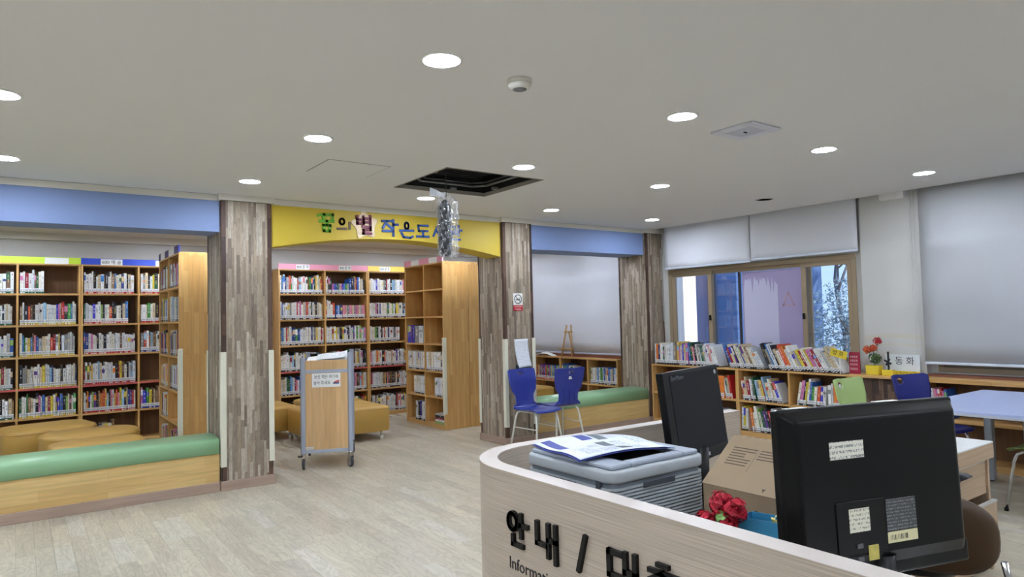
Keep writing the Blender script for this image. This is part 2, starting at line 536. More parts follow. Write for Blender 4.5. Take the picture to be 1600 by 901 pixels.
# access hatch outline: a separate panel let into the ceiling
hatch = thing('access_hatch', (2.09, 5.0, CZ), 'square plastered ceiling hatch with a hairline gap beside the open cassette hole', 'hatch')
MB().box(1.845, 2.335, 4.78, 5.245, CZ - .003, CZ).build('hatch_panel', M_ceil, hatch)
b = MB()
for q in ((1.838, 1.845, 4.773, 5.252), (2.335, 2.342, 4.773, 5.252), (1.838, 2.342, 4.773, 4.78), (1.838, 2.342, 5.245, 5.252)):
    b.box(q[0], q[1], q[2], q[3], CZ - .001, CZ)
b.build('hatch_gap', plain('gap_shadow_line', S(120, 116, 108), .8), hatch)

# outer walls
tag(MB().box(XL, WX + .1, BY, BY + .1, 0, 2.86).build('wall_back', M_wall), 'white back wall above the tall bookcases', kind='structure')
tag(MB().box(XL - .1, XL, YF, BY + .1, 0, 2.86).build('wall_left', M_wall), 'white side wall far left of the camera', kind='structure')
tag(MB().box(XL - .1, WX + .1, YF - .1, YF, 0, 2.86).build('wall_front', M_wall), 'white wall behind the camera', kind='structure')
# window wall with three openings (Y ranges)
OPEN = [(3.80, 6.46, .86, 2.115), (.6, 3.02, .86, 2.45), (7.25, 9.75, .9, 2.5)]
b = MB()
X0, X1 = WX, WX + .12
ys = sorted([YF] + [v for o in OPEN for v in o[:2]] + [BY])
for y0, y1 in zip(ys[:-1], ys[1:]):
    op = [o for o in OPEN if abs(o[0] - y0) < 1e-6 and abs(o[1] - y1) < 1e-6]
    if op:
        b.box(X0, X1, y0, y1, 0, op[0][2]); b.box(X0, X1, y0, y1, op[0][3], 2.86)
    else:
        b.box(X0, X1, y0, y1, 0, 2.86)
b.box(7.36, WX, 3.09, 3.70, .82, 2.83)       # projecting pier
wr = tag(b.build('wall_right', M_wall), 'white window wall with a projecting pier between the two windows', kind='structure')
# yellow water stain on the pier: a shape of its own
b = MB()
def stain(z0, h, amp):
    n = 14
    for i in range(n):
        ya, yb = 3.695 - .6 * i / n, 3.695 - .6 * (i + 1) / n
        za = z0 + amp * math.sin(i / n * 3.1); zb = z0 + amp * math.sin((i + 1) / n * 3.1)
        b.quad((7.3595, ya, za), (7.3595, yb, zb), (7.3595, yb, zb + h), (7.3595, ya, za + h))
stain(1.165, .045, .03); stain(1.10, .02, .02)
b.build('water_stain', plain('stain_yellow', S(204, 201, 187), .85, noise=.05), wr)

# cornice along the back wall
tag(MB().box(XL, WX, BY - .06, BY, 2.60, CZ).build('trim_1', M_trim), 'plain white cornice along the back wall', kind='structure')

# pillars clad in thin vertical wood strips
CLADS = [S(*c) for c in ((152, 138, 120), (164, 150, 132), (176, 163, 146), (138, 123, 106), (186, 174, 158), (124, 110, 96), (158, 142, 122), (170, 154, 134), (146, 132, 116))]
DARK = [S(*c) for c in ((70, 48, 38), (84, 60, 48), (58, 42, 36), (96, 72, 58))]
def strips(b, x0, x1, y0, y1, z0, z1, out, corner=.036, w=.026, cols=CLADS):
    """strips over a vertical face; (x0,y0)->(x1,y1) runs along the face, `out` is its outward normal"""
    L = math.hypot(x1 - x0, y1 - y0); ux, uy = (x1 - x0) / L, (y1 - y0) / L
    s = 0.0
    while s < L - 1e-4:
        edge = s < corner or s > L - corner - .002
        ww = min((corner if edge else w * rnd.uniform(.7, 1.25)), L - s)
        if L - s - ww < .004: ww = L - s
        z = z0 - rnd.uniform(0, .3)
        while z < z1:
            l = rnd.uniform(.16, .48)
            za, zb = max(z, z0), min(z + l, z1)
            z += l
            if zb - za < .005: continue
            c = rnd.choice(DARK if edge else cols); k = rnd.uniform(.9, 1.1); c = tuple(v * k for v in c)
            d = rnd.uniform(.003, .0075)
            pa = (x0 + ux * (s + .0004), y0 + uy * (s + .0004)); pb = (x0 + ux * (s + ww - .0004), y0 + uy * (s + ww - .0004))
            pc = (pb[0] + out[0] * d, pb[1] + out[1] * d); pd = (pa[0] + out[0] * d, pa[1] + out[1] * d)
            b.prism([pa, pb, pc, pd], 'z', za, zb, col=c)
        s += ww
def guard(parent, x, y, sx, sy, z0=.21, z1=1.245):
    """cream L-shaped corner guard; (sx, sy) points out of the corner"""
    t, w = .007, .034
    b = MB()
    xa, xb = (x - w * sx, x + (t + .008) * sx); ya, yb = (y + .008 * sy, y + (t + .008) * sy)
    b.box(min(xa, xb), max(xa, xb), min(ya, yb), max(ya, yb), z0, z1)
    xa, xb = (x + .008 * sx, x + (t + .008) * sx); ya, yb = (y - w * sy, y + .008 * sy)
    b.box(min(xa, xb), max(xa, xb), min(ya, yb), max(ya, yb), z0, z1)
    return b.build('corner_guard', M_guard, parent, bevel=.002)
PIL = [(1.505, 1.950, 'wood-strip pillar between the long green bench and the yellow arch', 1),
       (4.655, 5.085, 'wood-strip pillar with no-smoking sign behind the blue chairs', 1),
       (7.105, 7.44, 'wood-strip corner pillar beside the window at the low bookcase', 0)]
PBY = 7.10
for n_, (x0, x1, lab, g) in enumerate(PIL):
    p = thing('pillar', ((x0 + x1) / 2, (FY + PBY) / 2, 0), lab, 'pillar')
    tag(p, kind='structure'); del p['category']
    p.name = 'wall_pillar'
    MB().box(x0, x1, FY, PBY, 0, CZ).build('core', plain('pillar_core', S(60, 48, 40), .8), p)
    b = MB()
    strips(b, x0, x1, FY, FY, .085, 2.63, (0, -1)); strips(b, x0, x0, PBY, FY, .085, 2.63, (-1, 0))
    strips(b, x1, x1, FY, PBY, .085, 2.63, (1, 0)) if n_ < 2 else None
    tag(b.build('wood_strips', M_clad, p, recalc=False), kind='stuff')
    b = MB()
    b.box(x0 - .03, x1 + (.03 if n_ < 2 else 0), FY - .035, FY, 2.635, CZ); b.box(x0 - .03, x0, FY, PBY, 2.635, CZ); b.box(x1, x1 + .03, FY, PBY, 2.635, CZ)
    b.build('cornice', M_trim, p)
    MB().box(x0 - .018, x1 + (.018 if n_ < 2 else 0), FY - .022, FY - .001, 0, .085).build('skirting', M_base, p, bevel=.003)
    MB().box(x0 - .018, x0 - .001, FY - .001, PBY + .02, 0, .085).build('skirting', M_basey, p, bevel=.003)
    if n_ < 2: MB().box(x1 + .001, x1 + .018, FY - .001, PBY + .02, 0, .085).build('skirting', M_basey, p, bevel=.003)
    if n_ < 2:
        guard(p, x0, FY, -1, -1); guard(p, x1, FY, 1, -1); guard(p, x0, PBY, -1, 1)

# beams over the bays
BYF = 6.60
def beam(x0, x1, zb, lab, mat, yb):
    o = tag(MB().box(x0, x1, BYF, yb, zb, CZ).build('beam', mat), lab, 'beam')
    o.name = 'wall_beam'; o['kind'] = 'structure'; del o['category']
    MB().box(x0, x1, BYF - .012, BYF, 2.632, CZ - .004).build('cornice', M_trim, o)
    return o
beam(XL, 1.497, 2.345, 'long pale blue beam above the green bench at the left', M_blue, 6.95)
beam(5.093, 7.097, 2.33, 'short pale blue beam above the bay with the white roller blind', M_blue, 7.05)
ax0, ax1 = 1.958, 4.647
pts = [(ax0, CZ), (ax1, CZ)]
NA = 36
for i in range(NA + 1):
    t = 1 - i / NA
    x = ax0 + (ax1 - ax0) * t
    u = 2 * t - 1
    pts.append((x, 2.222 + .14 * (1 - abs(u) ** 1.9)))
ya = MB().prism(pts, 'y', BYF, 6.90, smooth=False).build('wall_arch', M_yellow)
tag(ya, 'yellow arched beam carrying cut-out library lettering', kind='structure')
MB().box(ax0, ax1, BYF - .012, BYF, 2.632, CZ - .004).build('cornice', M_trim, ya)

# ---- lettering on the yellow arch
def to_arch(q, z, d): return (q, BYF - d, z)
def glyph(name, strokes, x0, z0, w, h, sw, mat, d1=.012, rings=(), parent=ya):
    b = MB()
    for s in strokes:
        b.stroke([(x0 + u * w, z0 + v * h) for u, v in s], sw, to_arch, 0, d1)
    for (cu, cv, ru, rv) in rings:
        b.stroke([(x0 + (cu + ru * math.cos(a)) * w, z0 + (cv + rv * math.sin(a)) * h) for a in [2 * math.pi * k / 14 for k in range(15)]], sw * .9, to_arch, 0, d1)
    return b.build(name, mat, parent, recalc=False)
G_green = plain('letter_green', S(104, 172, 40), .5); G_brown = plain('letter_brown', S(92, 72, 50), .5)
G_plum = plain('letter_plum', S(122, 26, 62), .5); G_navy = plain('letter_blue', S(44, 84, 158), .5)
glyph('letter', [[(.05, .88), (.38, .95), (.36, .74)], [(.5, .92), (.92, .97), (.9, .7)], [(.15, .58), (.95, .6)], [(.55, .58), (.55, .4)], [(.35, .36), (.75, .36), (.72, .06), (.38, .06), (.35, .36)]], 2.42, 2.40, .17, .185, .028, G_green)
glyph('letter', [[(0, .12), (.62, .16)], [(.9, .2), (.9, .62)]], 2.63, 2.425, .14, .13, .022, G_brown, rings=[(.32, .7, .17, .22)])
# star plaque with the plum letter
st = []
for k in range(10):
    a = math.pi / 2 + .12 + 2 * math.pi * k / 10
    r = .175 if k % 2 == 0 else .098
    st.append((2.925 + r * math.cos(a) * 1.0, 2.492 + r * math.sin(a)))
# rounded star: Chaikin smoothing
for _ in range(2):
    st = [q for i in range(len(st)) for q in (tuple(.75 * st[i][k] + .25 * st[(i + 1) % len(st)][k] for k in (0, 1)), tuple(.25 * st[i][k] + .75 * st[(i + 1) % len(st)][k] for k in (0, 1)))]
MB().prism(st, 'y', BYF - .010, BYF - .0005).build('star_plaque', plain('star_cream', S(236, 214, 178), .5, noise=.04), ya)
glyph('letter', [[(.05, .95), (.05, .55)], [(.45, .95), (.45, .55)], [(.05, .78), (.45, .78)], [(.05, .57), (.45, .57)], [(.92, 1), (.92, .5)], [(.5, .86), (.9, .86)], [(.5, .66), (.9, .66)],
                 [(.4, .4), (.92, .4), (.92, .24), (.45, .22), (.45, .04), (.95, .04)]], 2.83, 2.40, .165, .19, .026, G_plum, d1=.02)
glyph('letter', [[(.02, .92), (.6, .95)], [(.3, .92), (.05, .5)], [(.3, .75), (.58, .5)], [(.72, 1.0), (.72, .45)], [(.72, .72), (1.0, .74)], [(.05, .28), (.72, .3), (.72, .02)]], 3.12, 2.40, .18, .165, .024, G_navy)
glyph('letter', [[(0, .45), (1, .48)], [(.1, .3), (.25, .06), (.75, .02), (.95, .1)]], 3.33, 2.385, .155, .17, .022, G_navy, rings=[(.5, .78, .14, .2)])
glyph('letter', [[(.95, .95), (.1, .92), (.15, .5), (.9, .52)], [(.52, .5), (.52, .1)], [(0, .06), (1, .08)]], 3.535, 2.40, .14, .14, .022, G_navy)
glyph('letter', [[(.35, .9), (.0, .25)], [(.3, .6), (.6, .3)], [(.95, .98), (.95, .05)], [(.7, .6), (.95, .6)]], 3.74, 2.39, .13, .15, .022, G_navy)
glyph('letter', [[(0, .92), (.45, .92), (.42, .55)], [(.2, .62), (.2, .45)], [(0, .42), (.55, .45)], [(.75, 1.0), (.75, .35)], [(.75, .7), (1.0, .7)], [(.15, .28), (.15, .06), (.85, .08)]], 3.95, 2.385, .155, .17, .022, G_navy)

# ---- benches between the pillars
def bench(x0, x1, lab):
    p = thing('window_seat', ((x0 + x1) / 2, 6.80, 0), lab, 'bench')
    MB().box(x0, x1, 6.575, 6.99, .0, .332).build('base', M_bench, p)
    n = 16
    prof = [(6.565, .335), (6.565, .435), (6.572, .455), (6.59, .468), (6.64, .48), (6.80, .487), (6.93, .48), (6.975, .468), (6.992, .45), (6.995, .335)]
    MB().prism(prof, 'x', x0 + .004, x1 - .004, smooth=True).build('cushion', M_green, p)
    MB().box(x0, x1, 6.553, 6.574, 0, .085).build('skirting', M_base, p, bevel=.003)
    return p
bench(XL, 1.483, 'long mint-green padded bench with pale wood front, left of the pillar')
bench(5.108, 7.085, 'short mint-green padded bench behind the two blue chairs')

# ================================================================== WINDOWS AND BLINDS
def frame_rect(b, y0, y1, z0, z1, w, x0, x1):
    b.box(x0, x1, y0, y1, z0, z0 + w); b.box(x0, x1, y0, y1, z1 - w, z1)
    b.box(x0, x1, y0, y0 + w, z0 + w, z1 - w); b.box(x0, x1, y1 - w, y1, z0 + w, z1 - w)
def pane(parent, y0, y1, z0, z1, x, mat=None):
    return MB().box(x, x + .004, y0, y1, z0, z1).build('pane', mat or M_glass, parent)
w1 = thing('window_1', (WX, 5.13, .86), 'wide three-part bronze sliding window above the low bookcase', 'window'); tag(w1, kind='structure'); del w1['category']
b = MB(); frame_rect(b, 3.80, 6.46, .86, 2.115, .055, WX - .01, WX + .10); b.build('window_frame', M_bronze, w1, bevel=.003)
def sash(parent, y0, y1, z0, z1, x, w=.06):
    b = MB(); frame_rect(b, y0, y1, z0, z1, w, x, x + .03)
    s = b.build('sash', M_bronze, parent, bevel=.003)
    pane(s, y0 + w, y1 - w, z0 + w, z1 - w, x + .013)
    return s
sash(w1, 5.74, 6.41, .91, 2.065, WX + .005)
s2 = sash(w1, 4.36, 5.80, .91, 2.065, WX + .05, w=.05)
sash(w1, 3.85, 4.46, .91, 2.065, WX + .005)
MB().box(WX + .035, WX + .048, 5.31, 5.345, .96, 2.01).build('screen_stile', plain('dark_stile', S(44, 46, 54), .5), w1)
# latch handles
for y in (5.765, 4.435):
    MB().box(WX - .02, WX + .005, y - .012, y + .012, 1.40, 1.47).build('latch', M_black, w1, bevel=.004)
# peeling frosted film on the middle pane: two overlapping torn sheets
def film(y0, y1, z0, z1, x, seed, mat, amp, nm):
    r = random.Random(seed); n = 26
    topy = [(y0 + (y1 - y0) * i / n) for i in range(n + 1)]
    top = [z1 - abs(r.gauss(0, amp)) for _ in topy]
    bot = [z0 + abs(r.gauss(0, amp * .6)) for _ in topy]
    b = MB()
    for i in range(n):
        b.box(x, x + .0008, topy[i], topy[i + 1], max(bot[i], bot[i + 1]), min(top[i], top[i + 1]))
        b._add([(x, topy[i], min(top[i], top[i + 1])), (x, topy[i + 1], min(top[i], top[i + 1])), (x, topy[i] if top[i] > top[i + 1] else topy[i + 1], max(top[i], top[i + 1]))], [(0, 1, 2)])
    return b.build(nm, mat, s2, recalc=False)
film(4.42, 5.30, .97, 2.01, WX + .058, 3, sheet_mat('frosted_film_mauve', S(206, 194, 226), .38), .002, 'privacy_film')
film(4.80, 5.28, .97, 1.95, WX + .056, 5, sheet_mat('frosted_film_white', S(238, 236, 255), .38), .10, 'film_remnant')
# warning-triangle sticker
tri = lambda s: [(4.66 + s * .085 * math.cos(a), 1.62 + s * .1 * math.sin(a)) for a in (math.pi / 2, math.pi * 7 / 6, math.pi * 11 / 6)]
to_pane = lambda q, z, d: (WX + .055 - d, q, z)
b = MB(); t3 = tri(1.0); b.stroke(t3 + [t3[0]], .018, to_pane, 0, .001); b.build('triangle_sticker', sheet_mat('pale_pink_film', S(226, 200, 212), .5), s2, recalc=False)

def roller(y0, y1, z0, z1, x, lab, transl=.14, chain=None, tilt=0):
    p = thing('roller_blind', (x, (y0 + y1) / 2, z0), lab, 'blind')
    n = 20
    b = MB()
    b.grid(lambda u, v: (x - .004 * math.sin(v * 3.1) + tilt * (1 - v), y0 + (y1 - y0) * u, z0 + (z1 - z0) * v), n, 10)
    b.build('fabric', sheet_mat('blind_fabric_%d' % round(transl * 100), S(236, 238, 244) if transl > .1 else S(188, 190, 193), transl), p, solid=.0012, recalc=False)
    MB().box(x - .009, x + .009, y0 - .003, y1 + .003, z0 - .024, z0 + .001).build('bottom_rail', plain('blind_rail', S(214, 222, 236), .3, metal=.2), p, bevel=.004)
    M = frameM((0, 0, 0), (0, 1, 0), (0, 0, 1))
    b = MB(); b.tube([(x + .022, y0, z1 - .03), (x + .022, y1, z1 - .03)], .024, 14); b.build('roller', M_white, p)
    if chain:
        cy, zb_ = chain
        b = MB()
        loop = [(x - .012, cy + .016, z1 - .02), (x - .012, cy + .016, zb_ + .03)] + [(x - .012, cy + .016 * math.cos(a), zb_ + .03 - .022 * math.sin(a)) for a in [math.pi * k / 8 for k in range(1, 8)]] + [(x - .012, cy - .016, zb_ + .03), (x - .012, cy - .016, z1 - .02)]
        b.tube(loop, .0028, 6); b.build('bead_chain', plain('bead_chain', S(206, 206, 204), .4), p)
    return p
roller(5.035, 6.40, 2.135, 2.81, 7.315, 'raised white roller blind above the window beside the corner pillar', chain=(6.43, 1.39))
roller(3.705, 5.025, 2.150, 2.81, 7.315, 'raised white roller blind above the window beside the pier')
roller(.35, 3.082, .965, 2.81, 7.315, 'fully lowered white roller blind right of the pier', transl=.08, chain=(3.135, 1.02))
roller(7.22, 9.72, .905, 2.66, 7.41, 'lowered white roller blind behind the small wooden easel', transl=.16)
# second window frame (seen under the lowered blind) and third one
for i, (y0, y1, z0, z1) in enumerate(((.6, 3.02, .86, 2.45), (7.25, 9.75, .9, 2.5))):
    w = thing('window_%d' % (i + 2), (WX, (y0 + y1) / 2, z0), ['bronze window behind the lowered blind right of the pier', 'bronze window behind the blind of the easel bay'][i], 'window'); tag(w, kind='structure'); del w['category']
    b = MB(); frame_rect(b, y0, y1, z0, z1, .05, WX - .01, WX + .10); b.build('window_frame', M_bronze, w, bevel=.003)
    ym = (y0 + y1) / 2
    sash(w, ym - .02, y1 - .05, z0 + .05, z1 - .05, WX + .03, w=.075); sash(w, y0 + .05, ym + .02, z0 + .05, z1 - .05, WX + .06, w=.075)
# narrow blind window on the back wall between the two tall shelf runs (seen at the edges of the first pillar)
w = thing('window_4', (2.45, BY, .8), 'narrow back-wall window with pale frame behind the left pillar', 'window'); tag(w, kind='structure'); del w['category']
b = MB(); b.box(1.96, 2.02, BY - .05, BY, .8, 2.5); b.box(2.94, 3.0, BY - .05, BY, .8, 2.5); b.box(2.02, 2.94, BY - .05, BY, 2.44, 2.5); b.box(2.02, 2.94, BY - .05, BY, .8, .86)
b.build('window_frame', plain('pale_frame', S(214, 212, 200), .5), w)
MB().box(2.02, 2.94, BY - .03, BY - .02, .86, 2.44).build('blind_panel', plain('pale_blind', S(224, 232, 244), .6), w)

# outside: white rendered wall end, slate-blue block for the pane reflection, winter shrub, paving
tag(MB().box(WX + .12, 30, -12, 24, -.5, -.35).build('ground', plain('outdoor_paving', S(150, 158, 170), .9)), 'pale outdoor paving beyond the windows', kind='structure')
tag(MB().box(9.36, 9.70, 7.80, 8.0, -.35, 4.5).build('render_pier', plain('white_render', S(240, 240, 238), .9, noise=.03, scale=40)), 'bright white rendered wall end seen through the left window pane', 'wall end')
wg = thing('reflection_block', (12, 10.0, -.35), 'slate-blue building block added for the deep-blue reflection in the window', 'building')
MB().box(11.0, 14, 7.9, 13, -.35, 6).build('wall', plain('reflection_blue', S(74, 104, 150), .8, noise=.05, scale=3), wg)  # added wall, its blue stands in for a reflection in the middle pane
MB().box(10.98, 11.0, 8.35, 8.55, -.35, 6).build('downpipe', plain('dark_pipe', S(48, 58, 78), .6), wg)
b = MB(); rr = random.Random(4)
for i in range(9000):
    u, v = rr.random() * 2 * math.pi, math.acos(2 * rr.random() - 1)
    k = rr.random() ** .35
    c = Vector((10.6 + .9 * k * math.sin(v) * math.cos(u), 5.35 + 1.15 * k * math.sin(v) * math.sin(u), .8 + 1.25 * k * math.cos(v)))
    s = rr.uniform(.02, .045); d = Vector((rr.gauss(0, 1), rr.gauss(0, 1), rr.gauss(0, 1))).normalized(); e = d.orthogonal().normalized()
    g = rr.uniform(.6, 1.15)
    b._add([c - d * s, c + e * s * .45, c + d * s, c - e * s * .45], [(0, 1, 2, 3)], col=tuple(q * g for q in S(120, 146, 158)))
sh = thing('shrub', (10.6, 5.35, -.35), 'frosty blue-green shrub outside the right window pane', 'shrub')
tag(b.build('foliage', attr_mat('leaf', .6), sh, recalc=False), kind='stuff')
b = MB()
for k in range(5): b.tube([(10.6, 5.35, -.35), (10.6 + rr.gauss(0, .2), 5.35 + rr.gauss(0, .25), .4), (10.6 + rr.gauss(0, .5), 5.35 + rr.gauss(0, .5), 1.4)], [.03, .02, .008], 6)
b.build('stems', plain('bark', S(70, 64, 62), .9), sh)
tr = thing('bare_tree', (13.2, 7.0, -.35), 'bare winter tree behind the shrub outside', 'tree')
b = MB()
def branch(p, d, l, r, n):
    q = p + d * l
    b.tube([p, (p + q) / 2 + Vector((rr.gauss(0, .03), rr.gauss(0, .03), 0)), q], [r, r * .85, r * .65], 6)
    if n:
        for _ in range(3):
            branch(q, (d + Vector((rr.gauss(0, .5), rr.gauss(0, .5), rr.uniform(-.1, .4)))).normalized(), l * .68, r * .6, n - 1)
branch(Vector((13.2, 7.0, -.35)), Vector((0, 0, 1)), 1.3, .09, 4)
b.build('branches', plain('bark_grey', S(92, 96, 106), .9), tr)

# ================================================================== CEILING FIXTURES
def downlight_proto():
    p = thing('downlight', (0, 0, CZ), 'x', 'light')
    MB().lathe([(.078, -.001), (.080, -.006), (.094, -.008), (.099, -.003), (.099, 0)], n=32).build('trim_ring', M_white, p, world=False)
    MB().lathe([(.0001, -.0035), (.079, -.0035)], n=32).build('diffuser', M_lamp, p, world=False, recalc=False)
    return p
LX = [-3.36, -1.72, -.08, 1.57, 3.24, 4.83, 6.47]; LY = [-2.12, -.52, 1.06, 2.665, 4.255, 5.85]
where = {(2, 4): 'at the left picture edge, second row of lights', (2, 5): 'at the left picture edge, nearest the blue beam', (3, 3): 'largest in view at top centre, near smoke detector',
         (3, 4): 'left of the open cassette hole, beside the ceiling hatch', (3, 5): 'just in front of the left wood-strip pillar', (4, 3): 'just left of the square ceiling vent',
         (4, 4): 'directly beside the open cassette hole', (4, 5): 'partly behind the hanging plastic-wrapped bundle', (5, 3): 'right of the square ceiling vent',
         (5, 4): 'between the cassette hole and unlit fitting', (5, 5): 'in front of the no-smoking-sign pillar', (6, 3): 'nearest the lowered blind at far right', (6, 5): 'in front of the corner pillar by the window'}
proto = None
for i, x in enumerate(LX):
    for j, y in enumerate(LY):
        if (i, j) in ((6, 4), (4, 2)): continue
        if proto is None:
            proto = downlight_proto(); o = proto
        else:
            o = copy_tree(proto)
        o.location = (x, y, CZ)
        w_ = where.get((i, j))
        tag(o, ('round lit ceiling downlight ' + w_) if w_ else 'round lit ceiling downlight over the room behind the camera', 'light', 'round ceiling downlights')
for k, (x, y) in enumerate([(x_, y_) for x_ in LX[1:] for y_ in (7.75, 9.35)]):   # unseen lamps added to brighten the bays behind the beams
    o = copy_tree(proto); o.location = (x, y, CZ)
    tag(o, 'unseen round ceiling downlight added to brighten the shelf bays behind the beams', 'light', 'added unseen downlights in the shelf bays')
u = thing('downlight', (6.41, 4.21, CZ), 'unlit pale round downlight near the raised window blinds', 'light')
MB().lathe([(.078, -.001), (.080, -.006), (.094, -.008), (.099, -.003), (.099, 0)], n=32).build('trim_ring', M_white, u, world=False)
MB().lathe([(.0001, -.0035), (.079, -.0035)], n=32).build('diffuser', plain('unlit_diffuser', S(200, 204, 210), .4), u, world=False, recalc=False)

sd = thing('smoke_detector', (2.035, 2.69, CZ), 'white domed smoke detector beside the largest downlight', 'detector')
MB().lathe([(.062, 0), (.062, -.012), (.06, -.02)][::-1], n=28).build('base', M_trim, sd, world=False)
MB().lathe([(.058, -.02), (.058, -.03), (.05, -.042), (.036, -.048)][::-1], n=28).build('housing', M_trim, sd, world=False)
MB().lathe([(.036, -.0485), (.030, -.052), (.012, -.055), (.0001, -.055)][::-1], n=20).build('sensor_cage', plain('sensor_grey', S(120, 120, 122), .4, metal=.4), sd, world=False)

vt = thing('ceiling_vent', (3.85, 2.65, CZ), 'square white ventilation grille tilting from the ceiling', 'vent')
b = MB(); h = .158; i_ = .095
for q in ((-h, h, -h, -i_), (-h, h, i_, h), (-h, -i_, -i_, i_), (i_, h, -i_, i_)):
    b.box(q[0], q[1], q[2], q[3], -.016, -.002)
b.build('vent_frame', plain('vent_white', S(226, 228, 238), .4), vt, world=False, bevel=.003)
MB().box(-i_, i_, -i_, i_, -.006, -.003).build('duct_dark', plain('vent_dark', S(110, 112, 120), .8), vt, world=False)
for k in range(12):
    y = -i_ + .008 + k * .0158
    MB().box(-i_, i_, y, y + .008, -.014, -.007).build('slat', MATS['vent_white'], vt, world=False)
b = MB()
for k in range(11):
    x = -i_ + .0165 + k * .0162
    b.box(x, x + .004, -i_, i_, -.013, -.008)
tag(b.build('crossbars', MATS['vent_white'], vt, world=False), kind='stuff')
MB().box(-.014, .014, -.005, .005, -.020, -.012).build('latch', M_black, vt, world=False)

# open air-conditioner cassette above the ceiling hole
ac = thing('ceiling_cassette', ((HX0 + HX1) / 2, (HY0 + HY1) / 2, CZ), 'black open air-conditioner cassette without its cover panel', 'air conditioner')
M_ac = plain('cassette_black', S(20, 20, 22), .7, noise=.2, scale=8)
b = MB()
b.box(HX0 - .02, HX1 + .02, HY0 - .02, HY1 + .02, CZ + .30, CZ + .32)
b.box(HX0 - .02, HX0, HY0 - .02, HY1 + .02, CZ + .03, CZ + .30); b.box(HX1, HX1 + .02, HY0 - .02, HY1 + .02, CZ + .03, CZ + .30)
b.box(HX0, HX1, HY0 - .02, HY0, CZ + .03, CZ + .30); b.box(HX0, HX1, HY1, HY1 + .02, CZ + .03, CZ + .30)
b.build('casing', M_ac, ac)
def octring(b, cx, cy, hx, hy, ch, z0, z1, w):
    out = [(cx - hx + ch, cy - hy), (cx + hx - ch, cy - hy), (cx + hx, cy - hy + ch), (cx + hx, cy + hy - ch), (cx + hx - ch, cy + hy), (cx - hx + ch, cy + hy), (cx - hx, cy + hy - ch), (cx - hx, cy - hy + ch)]
    for i in range(8):
        a, c = out[i], out[(i + 1) % 8]
        b.tube([(a[0], a[1], (z0 + z1) / 2), (c[0], c[1], (z0 + z1) / 2)], w, 6)
cx, cy = (HX0 + HX1) / 2, (HY0 + HY1) / 2
b = MB(); octring(b, cx, cy, .37, .35, .09, CZ + .05, CZ + .07, .011); b.build('inlet_ring', plain('cassette_grey', S(120, 122, 120), .5), ac)
b = MB(); octring(b, cx, cy, .34, .32, .09, CZ + .075, CZ + .09, .008); b.build('filter_ring', plain('cassette_midgrey', S(72, 74, 76), .5), ac)
for k in range(9):
    y = cy - .30 + k * .072
    MB().box(cx - .30, cx + .30, y, y + .012, CZ + .12, CZ + .15).build('fan_louvre', plain('louvre_black', S(34, 34, 38), .5), ac)
for (x, y) in ((HX0 + .06, HY0 + .3), (HX1 - .05, HY1 - .25), (cx + .1, HY1 - .05), (cx + .25, HY0 + .05), (HX0 + .04, HY1 - .1)):
    MB().box(x - .03, x + .03, y - .02, y + .02, CZ + .02, CZ + .045).build('bracket', MATS['cassette_grey'], ac, bevel=.004)
b = MB()
for q in ((HX0, HX1, HY0, HY0 + .012), (HX0, HX1, HY1 - .012, HY1), (HX0, HX0 + .012, HY0, HY1), (HX1 - .012, HX1, HY0, HY1)):
    b.box(q[0], q[1], q[2], q[3], CZ - .004, CZ + .03)
b.build('cut_edge', plain('board_edge', S(150, 146, 136), .9, noise=.2, scale=40), ac)

# plastic-wrapped bundle hanging out of the hole
hx, hy = 2.86, 4.82
hb = thing('wrapped_bundle', (hx, hy, 2.0), 'dark bundle wrapped in clear plastic hanging from the open ceiling cassette', 'bundle')
MB().tube([(hx + .0, hy, CZ + .3), (hx, hy, 2.60), (hx - .002, hy, 2.50)], .0035, 6).build('cord', M_ink, hb)
b = MB()
prof = [(.012, 2.48), (.036, 2.45), (.052, 2.42), (.056, 2.36), (.053, 2.25), (.057, 2.15), (.054, 2.07), (.046, 2.03), (.034, 2.012)]
b.lathe([(r_, z_ - .0) for r_, z_ in prof], hx - .018, hy, n=14); ob = b.build('dark_core', plain('core_black', S(16, 18, 22), .35), hb)
def plas(u_, v_, seed=0):
    a = u_ * 2 * math.pi
    z = 2.545 - .54 * v_
    base = .008 + .060 * min(1, v_ / .16) ** .7
    if v_ > .9: base *= 1 - (v_ - .9) * 2.2
    wr_ = .008 * math.sin(a * 5 + v_ * 26) + .006 * math.sin(a * 9 - v_ * 41 + 2) + .005 * math.sin(v_ * 70 + a * 3)
    side = .040 * max(0, math.cos(a + .45)) ** 2 * min(1, v_ / .15)
    r_ = base + wr_ * min(1, v_ * 6) + side
    return (hx - .01 + r_ * math.cos(a) * 1.0, hy + r_ * .8 * math.sin(a), z)
m = bpy.data.materials.new('clear_plastic'); m.use_nodes = True; t = m.node_tree; t.nodes.clear()
tr_ = N(t, 'ShaderNodeBsdfTransparent'); gl = N(t, 'ShaderNodeBsdfGlossy', inp={'Roughness': .12}); df = N(t, 'ShaderNodeBsdfTranslucent'); d2 = N(t, 'ShaderNodeBsdfDiffuse')
d2.inputs[0].default_value = (*S(226, 230, 236), 1)
nz = N(t, 'ShaderNodeTexNoise', inp={'Scale': 26.0, 'Detail': 5.0, 'Distortion': 2.2})
tc = N(t, 'ShaderNodeTexCoord'); mp = N(t, 'ShaderNodeMapping'); mp.inputs['Rotation'].default_value = (.5, .7, .2); mp.inputs['Scale'].default_value = (2.2, 1, .7)
link(t, tc.outputs['Object'], mp.inputs[0]); link(t, mp.outputs[0], nz.inputs['Vector'])
